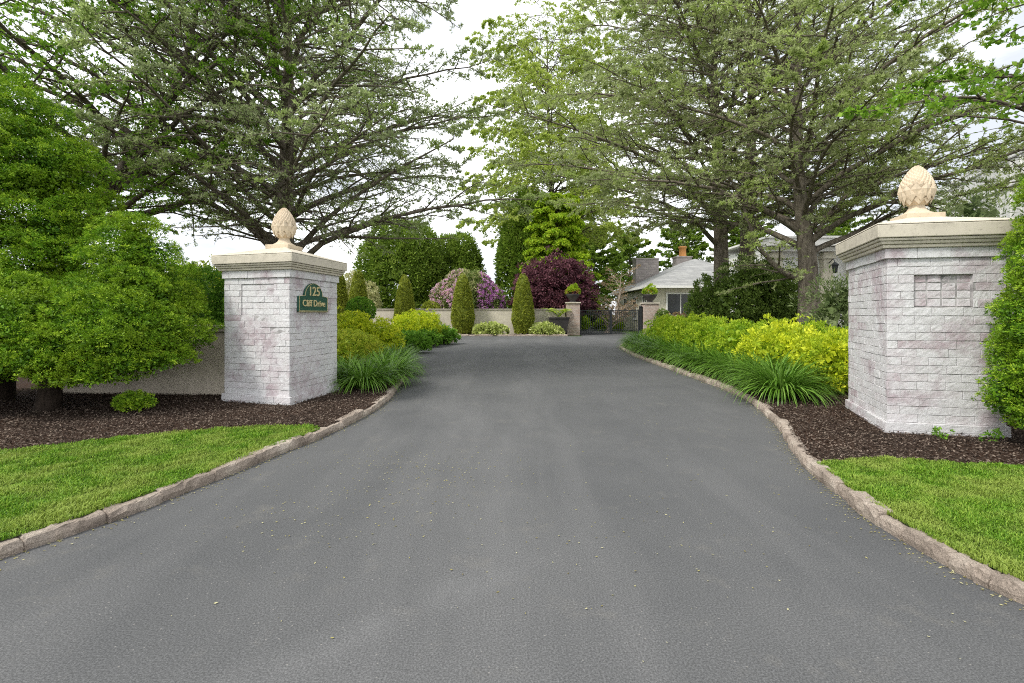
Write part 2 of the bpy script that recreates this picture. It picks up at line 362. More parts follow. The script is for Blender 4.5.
# ------------------------------------------------------------------ plant generators
def interp(L, t):
    """L (N,K,3), t (N,n) -> positions, tangents"""
    N, K, _ = L.shape; x = t * (K - 1); i = np.clip(x.astype(int), 0, K - 2); f = (x - i)[..., None]; r = np.arange(N)[:, None]
    a, b = L[r, i], L[r, i + 1]; return a + (b - a) * f, norm(b - a)
def branch_out(L, n, t0, ang, lf, K, up=(-.1, .3), droop=0., wob=.12, minlen=.05, t1=1.0):
    """children branches of lines L. lf: f(t, parentlen)->length"""
    N = len(L); t = np.sort(np.linspace(t0, t1, n)[None] + rng.uniform(-.5, .5, (N, n)) * (t1 - t0) / n, 1); t = np.clip(t, .02, 1)
    P, T = interp(L, t); pl = np.linalg.norm(np.diff(L, axis=1), axis=2).sum(1)[:, None] * np.ones_like(t)
    ln = np.maximum(lf(t, pl) * rng.uniform(.65, 1.25, t.shape), minlen)
    side = norm(np.cross(T, np.array([0, 0, 1.]))); sg = np.where((np.arange(n)[None] + rng.integers(0, 2, (N, 1))) % 2, 1, -1)[..., None]
    a = np.radians(rng.uniform(*ang, t.shape))[..., None]
    D = T * np.cos(a) + side * np.sin(a) * sg; D[..., 2] += rng.uniform(*up, t.shape); D = norm(D + rng.normal(0, .12, D.shape))
    P = P.reshape(-1, 3); D = D.reshape(-1, 3); ln = ln.reshape(-1)
    out = [P]; 
    for k in range(1, K):
        D = norm(D + rng.normal(0, wob, D.shape) + np.array([0, 0, -droop]) * k / K)
        out.append(out[-1] + D * (ln / (K - 1))[:, None])
    return np.stack(out, 1), ln, t.reshape(-1)
def smoothline(pts, k):
    pts = np.array(pts, float); n = len(pts); P = np.concatenate([[2 * pts[0] - pts[1]], pts, [2 * pts[-1] - pts[-2]]])
    out = []
    for u in np.linspace(0, n - 1 - 1e-6, k):
        i = int(u); f = u - i; p0, p1, p2, p3 = P[i], P[i + 1], P[i + 2], P[i + 3]
        out.append(.5 * (2 * p1 + (p2 - p0) * f + (2 * p0 - 5 * p1 + 4 * p2 - p3) * f * f + (3 * p1 - p0 - 3 * p2 + p3) * f ** 3))
    return np.array(out)

def tree(name, trunk, r0, nl, t0, Lf, elev, label, cat, mats, group=None, sec=14, twig=8, tuft=6, per=4, lsize=(.05, .09), lw=.35, extra=(), droop=.1, tdroop=.1,
         az0=0, azr=None, secf=.42, twf=.4, updir=.3, sides=(14, 7, 4, 3), leaf_rand=1.0, limb_r=.42, flare=1.5, up2=(-.1, .3)):
    tr = smoothline(trunk, 26); base = tr[0].copy(); K = len(tr)
    root = thing(name, base, label, cat, group)
    rr = r0 * (1 - np.linspace(0, 1, K) ** 1.1 * .93); rr[:3] *= np.array([flare, 1.18, 1.04])
    limbs = []; lr = []; lens = []
    for i in range(nl):
        t = t0 + (1 - t0) * (i + .5 * rng.random()) / nl * .97; P, T = interp(tr[None], np.array([[t]])); P = P[0, 0]
        a = az0 + i * 2.399 + rng.uniform(-.4, .4)
        if azr is not None: a = rng.uniform(*azr)
        tt = (t - t0) / (1 - t0); L = Lf(tt, a) * rng.uniform(.85, 1.12); e0, e1 = elev(tt)
        kk = 12; pts = [P]; hd = a
        for k in range(1, kk):
            f = k / (kk - 1); e = math.radians(e0 + (e1 - e0) * f ** .8 + rng.uniform(-9, 9)); hd += rng.uniform(-.13, .13)
            pts.append(pts[-1] + np.array([math.cos(hd) * math.cos(e), math.sin(hd) * math.cos(e), math.sin(e)]) * L / (kk - 1))
        limbs.append(pts); tr_r = np.interp(t, np.linspace(0, 1, K), rr); lr.append(min(tr_r * .75, max(.02, limb_r * r0 * (L / Lf(0, a)) ** 1.2)))
    for e, r in extra: limbs.append(smoothline(e, 12)); lr.append(r)
    L1 = np.array(limbs); R1 = np.array(lr)[:, None] * (1 - np.linspace(0, 1, 12) ** .8 * .88)[None]
    L2, n2, t2 = branch_out(L1, sec, .16, (35, 70), lambda t, p: p * secf * (1.12 - t) + .12, 6, up=up2, droop=droop)
    R2 = np.minimum(.035, .006 + n2 * .011)[:, None] * np.array([1, .85, .7, .55, .4, .22])
    L3, n3, t3 = branch_out(L2, twig, .15, (30, 75), lambda t, p: p * twf * (1.15 - t) + .06, 4, up=(-.15, .25), droop=tdroop, wob=.2)
    R3 = np.minimum(.012, .0035 + n3 * .006)[:, None] * np.array([1, .8, .6, .35])
    mk('trunk', *tubes(tr[None], rr[None], sides[0]), mats[0], root, smooth=True)
    V, Fc = merge([tubes(L1, R1, sides[1]), tubes(L2, R2, sides[2]), tubes(L3, R3, sides[3])])
    mk('branches', V, Fc, mats[0], root, smooth=True)
    # foliage tufts along the twigs and the outer ends of the branches
    t = rng.uniform(.1, 1, (len(L3), tuft)); P, T = interp(L3, t); P = P.reshape(-1, 3); T = T.reshape(-1, 3)
    tb = rng.uniform(.35, 1, (len(L2), tuft)); Pb, Tb = interp(L2, tb); P = np.concatenate([P, Pb.reshape(-1, 3)]); T = np.concatenate([T, Tb.reshape(-1, 3)])
    tone = np.clip(rng.normal(.5, .2, len(P)), 0, 1)
    P = np.repeat(P, per, 0); T = np.repeat(T, per, 0); tone = np.repeat(tone, per)
    n = len(P); A = norm(T * .5 + unit(n) * leaf_rand + np.array([0, 0, updir])); ln = rng.uniform(*lsize, n)
    V, Fc = leafquads(P + unit(n) * lsize[0] * .4, A, unit(n) + np.array([0, 0, .6]), ln, ln * lw)
    mk('crown', V, Fc, mats[1], root, rnd=np.clip(tone * .7 + rng.random(n) * .3 + .0, 0, 1))
    return root

def lobe_pts(lobes, n, low=-1.0):
    """points on the outer skin of a union of ellipsoids [(cx,cy,cz,rx,ry,rz)]"""
    lb = np.array(lobes, float); area = (lb[:, 3] * lb[:, 4] + lb[:, 3] * lb[:, 5] + lb[:, 4] * lb[:, 5]); k = rng.choice(len(lb), int(n * 1.8), p=area / area.sum())
    u = unit(len(k)); u = u[:]; c = lb[k, :3]; r = lb[k, 3:]; P = c + u * r; N = norm(u / r)
    keep = u[:, 2] > low
    for j in range(len(lb)):
        d = (((P - lb[j, :3]) / lb[j, 3:]) ** 2).sum(1); keep &= (d > .9) | (k == j)
    P, N = P[keep], N[keep]; return P[:n], N[:n]
def profile_pts(c, H, rf, n, z0=0):
    """points on a body of revolution r=rf(t)"""
    t = rng.random(n * 3); r = rf(t); keep = rng.random(n * 3) < r / r.max() + .05; t = t[keep][:n]; r = r[keep][:n]
    a = rng.random(len(t)) * 2 * math.pi; e = 1e-3; sl = (rf(np.clip(t + e, 0, 1)) - rf(np.clip(t - e, 0, 1))) / (2 * e * H)
    P = np.stack([c[0] + r * np.cos(a), c[1] + r * np.sin(a), c[2] + z0 + t * H], 1); N = norm(np.stack([np.cos(a), np.sin(a), -sl], 1)); return P, N
def clump_leaves(P, N, rad, per, ls, lw=.5, flat=1., up=.3, out=.7, spread=1.0, tonev=.22, rag=.3):
    """each skin point becomes a small clump of leaves bulging outwards"""
    tone = np.clip(rng.normal(.5, tonev, len(P)), 0, 1); P = P + N * rng.normal(0, rag * rad, len(P))[:, None]
    P2 = np.repeat(P, per, 0); N2 = np.repeat(N, per, 0); tone = np.repeat(tone, per); n = len(P2)
    o = unit(n); o[:, 2] *= flat; dd = (o * N2).sum(1); o = np.where((dd < -.3)[:, None], -o, o)
    P2 = P2 + o * rad * (rng.random(n) ** .4)[:, None]
    A = norm(o * out + N2 * .5 + unit(n) * .7 * spread + np.array([0, 0, up])); ln = rng.uniform(*ls, n)
    V, Fc = leafquads(P2, A, norm(o + N2 * .6 + unit(n) * .8), ln, ln * lw)
    return V, Fc, np.clip(tone * .65 + rng.random(n) * .35, 0, 1)
def inner_leaves(lb, n, ls):
    """leaves filling the inside of the crown"""
    lb = np.array(lb, float); w = (lb[:, 3] * lb[:, 4] * lb[:, 5]) ** .65; k = rng.choice(len(lb), n, p=w / w.sum()); u = unit(n) * (rng.uniform(.25, 1, n) ** .5 * .93)[:, None]
    P = lb[k, :3] + u * lb[k, 3:]; P[:, 2] = np.maximum(P[:, 2], .1); ln = rng.uniform(*ls, n); return leafquads(P, unit(n), unit(n), ln, ln * .7)
def shrub(name, base, lobes, nclump, rad, per, ls, mat, label, cat, group=None, stem=None, smat='darkbark', low=-.6, core=.8, stems=None, **kw):
    """lobes are relative to the base"""
    b = np.array(base, float); lb = [(b[0] + l[0], b[1] + l[1], b[2] + l[2], *l[3:]) for l in lobes]
    P, N = lobe_pts(lb, nclump, low); V, Fc, t = clump_leaves(P, N, rad, per, ls, **kw)
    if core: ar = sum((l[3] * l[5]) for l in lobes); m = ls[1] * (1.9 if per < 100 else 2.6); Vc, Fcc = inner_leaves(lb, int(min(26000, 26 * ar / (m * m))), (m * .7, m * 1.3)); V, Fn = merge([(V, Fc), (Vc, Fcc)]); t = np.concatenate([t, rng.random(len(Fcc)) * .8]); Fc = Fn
    root = thing(name, base, label, cat, group)
    mk('foliage', V, Fc, mat, root, rnd=t)
    if stem or stems:
        L = []; R = []
        for (x, y, z, x2, y2, z2, r) in (stems or [(0, 0, -.05, 0, 0, stem[0], stem[1])]):
            L.append(smoothline([b + (x, y, z), b + ((x + x2) / 2 + U(-.05, .05), (y + y2) / 2, (z + z2) / 2), b + (x2, y2, z2)], 6)); R.append(r * np.linspace(1.15, .6, 6))
        mk('stem', *tubes(np.array(L), np.array(R), 9), M[smat], root, smooth=True)
    return root
def mound(r, h, k=5, n=4):
    """lobes for a low rounded shrub of radius r and height h"""
    out = [(0, 0, h * .45, r * .82, r * .82, h * .52)]
    for i in range(k): a = i * 2 * math.pi / k + U(0, .6); out.append((math.cos(a) * r * .5, math.sin(a) * r * .5, h * U(.34, .5), r * .52, r * .52, h * U(.4, .52)))
    return out
def lily_mesh(n, ln, wid, parent, mat):
    a = rng.random(n) * 2 * math.pi; r = np.sqrt(rng.random(n)) * .17; lean = rng.random(n) ** .7; L0 = ln * rng.uniform(.7, 1.1, n)
    hd = np.stack([np.cos(a), np.sin(a), 0 * a], 1); P = hd * r[:, None] * .9; K = 7; pts = [P]; e0 = np.radians(86 - 34 * lean); e1 = np.radians(30 - 95 * lean)
    for k in range(1, K):
        f = (k / (K - 1)) ** 1.3; e = e0 + (e1 - e0) * f
        pts.append(pts[-1] + (hd * np.cos(e)[:, None] + np.array([0, 0, 1.]) * np.sin(e)[:, None]) * (L0 / (K - 1))[:, None])
    L = np.stack(pts, 1); S = norm(np.cross(hd, [0, 0, 1.]) + unit(n) * .25); W = wid * rng.uniform(.7, 1.2, n)[:, None] * np.array([.7, .95, 1, .95, .8, .5, .08])
    V, Fc = strips(L, W, S); b = np.array(parent['_b']); rnd = np.repeat(rng.random(n), K - 1)
    mk('leaves', V + b, Fc, mat, parent, rnd=rnd)
    return parent

# pixel helpers used only to turn measurements of the photograph into metres
def gp(x, y, z=0.): Y = (EYE - z) * F / (y - 314.); return ((x - 512) / F * Y, Y)
def at(x, y, Y): return ((x - 512) / F * Y, Y, EYE + (314 - y) / F * Y)

# ------------------------------------------------------------------ ground, driveway, kerbs, beds
struct('ground', [(-400, -60, -.012), (400, -60, -.012), (400, 700, -.012), (-400, 700, -.012)], [(0, 1, 2, 3)], M['field'])
struct('driveway', [(-14, -8, 0), (34, -8, 0), (34, 28.95, 0), (8.0, 28.95, 0), (8.0, 60, 0), (4.15, 60, 0), (4.15, 28.95, 0), (-14, 28.95, 0)], [tuple(range(8))], M['asphalt'])
GZ = .078
K8 = .8
left_k = [(-8.5, -4.5), (-6.2, -2.4), (-4.3, 0), (-3.35, 1.4)] + [(x, y * K8) for x, y in ((-2.66, 3.44), (-2.47, 4.05), (-2.32, 4.74), (-2.13, 5.80), (-2.04, 6.25), (-1.89, 7.46), (-1.83, 8.67), (-1.91, 9.89))] + \
    [(-2.08, 9.3), (-2.35, 11), (-2.9, 14), (-3.6, 17), (-3.86, 19.3), (-3.3, 21.2), (-2.68, 22.9), (-3.3, 24.4), (-6, 25.2), (-13.8, 25.6)]
right_k = [(9, -4.5), (6, -1.6), (4.0, 0), (2.95, 1.05), (2.5, 1.7)] + [(x, y * K8) for x, y in ((2.30, 2.78), (2.24, 3.28), (2.26, 3.96), (2.34, 4.45), (2.47, 5.2), (2.72, 6.08), (3.08, 7.2), (3.35, 8.40), (3.54, 9.32), (3.64, 10.6), (3.67, 12.2), (3.69, 14.4), (3.72, 17.1), (3.80, 19.7), (4.27, 24.5))] + \
    [(5.0, 21.0), (6.5, 22.0), (9, 22.5), (14, 22.6)]
def dense(pts, step=.05):
    P = smoothline([(x, y, 0) for x, y in pts], len(pts) * 30)[:, :2]; d = np.concatenate([[0], np.cumsum(np.linalg.norm(np.diff(P, axis=0), axis=1))])
    s = np.arange(0, d[-1], step); return np.stack([np.interp(s, d, P[:, 0]), np.interp(s, d, P[:, 1])], 1)
LK, RK = dense(left_k), dense(right_k)
def offs(P, d):
    T = np.gradient(P, axis=0); T /= np.linalg.norm(T, axis=1, keepdims=True); return P + np.stack([-T[:, 1], T[:, 0]], 1) * d
def kerb(name, P, side, lens, w=.1, h=.08, y0=-9e9):
    step = .05; i = 0; parts = []
    while i < len(P) - 4:
        m = int(rng.uniform(*lens) / step); j = min(i + m, len(P) - 1)
        if j - i < 3: break
        seg = P[i:j + 1]; seg = np.stack([np.interp(np.linspace(0, len(seg) - 1, 12), np.arange(len(seg)), seg[:, c]) for c in (0, 1)], 1)
        T = np.gradient(seg, axis=0); T /= np.linalg.norm(T, axis=1, keepdims=True); Nn = np.stack([-T[:, 1], T[:, 0]], 1) * side
        jw = rng.uniform(-.012, .012); hh = h * rng.uniform(.84, 1.2); ww = w * rng.uniform(.88, 1.12); tilt = rng.uniform(-.006, .006)
        prof = [(0, -.03), (-.010, .45 * hh), (.001, .9 * hh), (.010, hh), (ww * .5, hh + .003), (ww - .01, hh), (ww, .9 * hh), (ww, -.03)]
        end = np.array([.35, .8, 1] + [1] * 6 + [1, .8, .35]); rag = rng.normal(0, 1, (12, 8)) * .85; rag[:, 3:6] += rng.normal(0, .7, (12, 1))
        rows = []
        shr = np.linspace(0, 1, 12); 
        s2 = seg + T * 0; s2[0] += T[0] * .001; s2[1] = seg[0] + T[0] * .005; s2[2] = seg[0] + T[0] * .014; s2[-1] -= T[-1] * .001; s2[-2] = seg[-1] - T[-1] * .005; s2[-3] = seg[-1] - T[-1] * .014
        for k in range(12):
            row = []
            for q, (u, z) in enumerate(prof):
                e = 1 - (1 - end[k]) * .022 / ww * 1.0
                uu = (u - ww / 2) * e + ww / 2 + jw + rag[k, q] * .0045; zz = z * (1 - (1 - end[k]) * .2) + (rag[k, (q + 3) % 8] * .004 if z > 0 else 0) + tilt * (shr[k] - .5)
                row.append((*(s2[k] + Nn[k] * uu), zz))
            rows.append(row)
        V = np.array(rows).reshape(-1, 3); idx = np.arange(96).reshape(12, 8)
        q = np.stack([idx[:-1, :-1], idx[:-1, 1:], idx[1:, 1:], idx[1:, :-1]], -1).reshape(-1, 4)
        caps = np.array([[0, 1, 2, 3], [0, 3, 4, 7], [4, 5, 6, 7], [88, 91, 90, 89], [88, 95, 92, 91], [92, 95, 94, 93]])
        parts.append((V, np.concatenate([q, caps]))); i = j
    V, Fc = merge(parts); o = struct(name, V, Fc, M['kerb']); return o
kerb('kerb', LK, 1, (.3, .62)); kerb('kerb', RK, -1, (.2, .42))
FK = np.stack([np.arange(-13.8, 3.3, .05), np.full(len(np.arange(-13.8, 3.3, .05)), 28.95)], 1); kerb('kerb', FK, 1, (.4, .7), .16, .1)

def sheet(name, poly, z, mat, kind='structure'):
    n = len(poly); vo, _, fo, *_r = delaunay_2d_cdt([Vector(p) for p in poly], [(k, (k + 1) % n) for k in range(n)], [], 2, 1e-4)
    me = bpy.data.meshes.new(name); me.from_pydata([(v.x, v.y, z) for v in vo], [], [list(f) for f in fo]); me.update()
    me.materials.append(mat); o = bpy.data.objects.new(name, me); C.objects.link(o); o['kind'] = kind; return o
LO = offs(LK, .045); RO = offs(RK, -.045)
lawnL_edge = [(-12, 3.35), (-7, 3.75), (-5.2, 4.25), (-4.53, 4.42), (-3.99, 4.82), (-3.43, 5.12), (-2.85, 5.36), (-2.22, 5.42)]
lawnR_edge = [(2.5, 4.06), (2.85, 4.15), (3.24, 4.16), (4.13, 3.98), (6, 3.9), (12, 3.7)]
_L, _R = lawnL_edge[-1], lawnR_edge[0]
iL = int(np.argmin(np.hypot(LO[:, 0] + 2.22, LO[:, 1] - 5.42))); iR = int(np.argmin(np.hypot(RO[:, 0] - 2.5, RO[:, 1] - 4.06)))
ds = lambda P: [tuple(p) for p in P[::4]]
def ragged(E):
    D = dense(E, .07); return [tuple(D[0])] + [tuple(p + rng.normal(0, .012, 2)) for p in D[1:-1]] + [tuple(E[-1])]
lawnL_edge, lawnR_edge = ragged(lawnL_edge), ragged(lawnR_edge)
lawnL = ds(LO[:iL]) + lawnL_edge[::-1] + [(-40, 3.2), (-40, -4.5)]
lawnR = ds(RO[:iR]) + lawnR_edge + [(40, 3.5), (40, -4.5)]
bedL = lawnL_edge + ds(LO[iL:]) + [(-13.8, 25.7), (-40, 25.7), (-40, 3.2)]
bedR = lawnR_edge + [(40, 3.5), (40, 22.7), (14, 22.7)] + ds(RO[iR:])[::-1]
sheet('lawn', lawnL, GZ, M['turf']); sheet('lawn', lawnR, GZ, M['turf'])
sheet('mulch_bed', bedL, GZ, M['mulch']); sheet('mulch_bed', bedR, GZ, M['mulch'])
sheet('mulch_bed', [(-13.8, 29.1), (3.25, 29.1), (3.25, 30.4), (-13.8, 30.4)], GZ, M['mulch'])

def inside(P, poly):
    poly = np.array(poly); x, y = P[:, 0], P[:, 1]; c = np.zeros(len(P), bool); j = len(poly) - 1
    for i in range(len(poly)):
        xi, yi = poly[i]; xj, yj = poly[j]
        with np.errstate(divide='ignore', invalid='ignore'):
            c ^= ((yi > y) != (yj > y)) & (x < (xj - xi) * (y - yi) / (yj - yi + 1e-12) + xi)
        j = i
    return c
def blades(poly, box, n, hmax, name, label):
    P = np.stack([rng.uniform(box[0], box[1], n), rng.uniform(box[2], box[3], n)], 1); d = np.hypot(P[:, 0], P[:, 1])
    P = P[inside(P, poly) & (rng.random(n) < np.clip((4.2 / np.maximum(d, .1)) ** 1.3, .1, 1)) & (P[:, 1] > .3)]; n = len(P); d = np.hypot(P[:, 0], P[:, 1])
    a = rng.random(n) * 2 * math.pi; hd = np.stack([np.cos(a), np.sin(a), 0 * a], 1); cl = np.sin(P[:, 0] * 9 + 2 * np.sin(P[:, 1] * 7)) * np.sin(P[:, 1] * 11 + 2.3 * np.sin(P[:, 0] * 8)); h = hmax * rng.uniform(.45, 1.2, n) * (1 + .35 * cl); ln = rng.uniform(.15, .9, n)
    P3 = np.concatenate([P, np.full((n, 1), GZ - .004)], 1); up = np.array([0, 0, 1.])
    L = np.stack([P3, P3 + up * h[:, None] * .6 + hd * (h * ln * .25)[:, None], P3 + up * h[:, None] * (1 - .25 * ln)[:, None] + hd * (h * ln)[:, None]], 1)
    W = (.0028 + .0008 * d)[:, None] * np.array([1, .85, .12]); V, Fc = strips(L, W, norm(np.cross(hd, up) + unit(n) * .3))
    struct(name, V, Fc, M['grass'], kind='stuff', rnd=np.repeat(np.clip(rng.normal(.45, .26, n) + .12 * cl, 0, 1), 2))
blades(lawnL, (-9.5, -1.8, 1.2, 5.5), 560000, .032, 'grass', '')
blades(lawnR, (2.2, 7.5, 1.0, 4.2), 420000, .032, 'grass', '')
def chips(poly, box, n, name='bark_chips', z=GZ, mat='chip', sz=(.008, .036), dens=True):
    P = np.stack([rng.uniform(box[0], box[1], n), rng.uniform(box[2], box[3], n)], 1); P = P[inside(P, poly)] if poly is not None else P; n = len(P)
    P3 = np.concatenate([P, z + rng.uniform(.002, .022, (n, 1))], 1); A = unit(n); A[:, 2] *= .35; ln = rng.uniform(*sz, n)
    V, Fc = leafquads(P3, A, unit(n) * .5 + np.array([0, 0, 1.]), ln, ln * rng.uniform(.25, .6, n)); struct(name, V, Fc, M[mat], kind='stuff', rnd=rng.random(n) ** 1.3)
chips(bedL, (-8, -1.6, 4.0, 8.6), 110000); chips(bedR, (2.3, 8, 3.8, 9), 110000)
# bits of dry leaf along the foot of the kerbs and strewn thinly over the asphalt
def litter():
    A = []
    for P, s in ((LK, 1), (RK, -1)):
        k = rng.integers(0, len(P), 7000); q = offs(P, 0)[k]; T = np.gradient(P, axis=0)[k]; T /= np.linalg.norm(T, axis=1, keepdims=True); Nn = np.stack([T[:, 1], -T[:, 0]], 1) * s
        A.append(q + Nn * (np.abs(rng.normal(0, .06, len(k))) + .004)[:, None])
    for c_, s_ in (((-.6, 4.0), (.35, .35)), ((-1.1, 4.4), (.5, .25)), ((.6, 3.2), (1.0, .8)), ((1.0, 6), (1.5, 2.5)), ((-1.2, 3.3), (.5, .3))): A.append(np.array(c_) + rng.normal(0, 1, (220, 2)) * np.array(s_))
    P = np.concatenate(A); P = P[(P[:, 1] > .5) & (P[:, 1] < 24)]; n = len(P)
    P3 = np.concatenate([P, rng.uniform(.003, .007, (n, 1))], 1); B = unit(n); B[:, 2] *= .12; ln = rng.uniform(.005, .020, n)
    V, Fc = leafquads(P3, B, unit(n) * .25 + np.array([0, 0, 1.]), ln, ln * .5); struct('fallen_leaves', V, Fc, M['litter'], kind='stuff', rnd=rng.random(n))
litter()

# ------------------------------------------------------------------ whitewashed brick gate pillars
def offpoly(poly, d):
    P = [np.array(p) for p in poly]; n = len(P); out = []
    for i in range(n):
        a, b, c = P[i - 1], P[i], P[(i + 1) % n]; e1 = (b - a) / np.linalg.norm(b - a); e2 = (c - b) / np.linalg.norm(c - b)
        n1 = np.array([e1[1], -e1[0]]); n2 = np.array([e2[1], -e2[0]]); m = (n1 + n2) / (1 + n1 @ n2); out.append(tuple(b + m * d))
    return out
def brick_face(parts, rn, mort, P0, P1, z0, z1, course, blen, out=0., recess=None, phase=0, pinkrec=False):
    P0, P1 = np.array(P0), np.array(P1); L = np.linalg.norm(P1 - P0); d = (P1 - P0) / L; nrm = np.array([d[1], -d[0]])
    W = lambda u, z, dep: np.stack([P0[0] + d[0] * u + nrm[0] * dep, P0[1] + d[1] * u + nrm[1] * dep, z + 0 * u], -1)
    if recess and len(recess) == 5: recess = (*recess, '')
    def brick(u0, u1, za, zb, dep0, back, pink=0):
        if u1 - u0 < .02: return
        e = .0022; nx = 8 if u1 - u0 > .15 else 5
        us = np.concatenate([[u0, u0 + e], np.linspace(u0 + e, u1 - e, nx)[1:-1], [u1 - e, u1]]); zs = np.array([za, za + e, (za * 2 + zb) / 3, (za + zb * 2) / 3, zb - e, zb])
        uu, zz = np.meshgrid(us, zs); dep = np.full(uu.shape, dep0) + rng.normal(0, .0008, uu.shape) + rng.normal(0, .0020)
        dep[:, 0] = dep[:, -1] = dep0 - .0040; dep[0] = dep[-1] = back; 
        z_ = zz + rng.normal(0, .0012, uu.shape); z_ += (uu - u0) * rng.normal(0, .006)
        V = W(uu, z_, dep).reshape(-1, 3); m, k = uu.shape; idx = np.arange(m * k).reshape(m, k)
        q = np.stack([idx[:-1, :-1], idx[:-1, 1:], idx[1:, 1:], idx[1:, :-1]], -1).reshape(-1, 4); parts.append((V, q))
        v = rng.random() * .8 if not pink else rng.uniform(.8, 1); 
        if rng.random() < .05: v = rng.uniform(.86, 1)
        rn.append(np.full(len(q), v))
    nc = int(round((z1 - z0) / course)); ch = (z1 - z0) / nc; g = .004
    for c in range(nc):
        za, zb = z0 + c * ch + g / 2, z0 + (c + 1) * ch - g / 2; u = -((c + phase) % 2) * blen / 2 - rng.uniform(0, .03)
        while u < L:
            l = blen * rng.uniform(.9, 1.1); a, b = max(u, .0015), min(u + l - g, L - .0015); u += l
            if L - u < .06: b = L - .0015; u = L + 1
            if b - a < .02: continue
            if recess and za < recess[3] - .01 and zb > recess[2] + .01:
                for a2, b2 in ((a, min(b, recess[0])), (max(a, recess[1]), b)):
                    if b2 - a2 > .03: brick(a2, b2, za, zb, out, out - .0060)
                a2, b2 = max(a, recess[0] + .004), min(b, recess[1] - .004)
                if recess[5] == 'plain' and b2 - a2 > .03 and zb < recess[3] + .02: brick(a2, b2, za, zb, -recess[4], -recess[4] - .0060)
            else: brick(a, b, za, zb, out, out - .0060)
    md = out - .0052
    def rect(a, b, za, zb, dep, flip=False): mort.add(W(np.array([a, b, b, a]), np.array([za, za, zb, zb]), dep), [(0, 1, 2, 3)])
    if not recess: rect(0, L, z0, z1, md)
    else:
        r0, r1, q0, q1, dp, md_ = recess
        for a, b, c1, c2 in ((0, r0, z0, z1), (r1, L, z0, z1), (r0, r1, z0, q0), (r0, r1, q1, z1)): rect(a, b, c1, c2, md)
        rect(r0, r1, q0, q1, -dp - .0045)
        for (a, za, b, zb) in ((r0, q0, r1, q0), (r0, q1, r1, q1), (r0, q0, r0, q1), (r1, q0, r1, q1)):
            mort.add([W(np.array(a), np.array(za), -.002), W(np.array(b), np.array(zb), -.002), W(np.array(b), np.array(zb), -dp - .0045), W(np.array(a), np.array(za), -dp - .0045)], [(0, 1, 2, 3)])
        nu, nz = (4, 4) if md_ != 'plain' else (0, 0); du = (r1 - r0) / 4; dz = (q1 - q0) / 4
        for i in range(nu):
            for j in range(nz): brick(r0 + i * du + .008, r0 + (i + 1) * du - .008, q0 + j * dz + .006, q0 + (j + 1) * dz - .006, -dp, -dp - .0045, pinkrec)
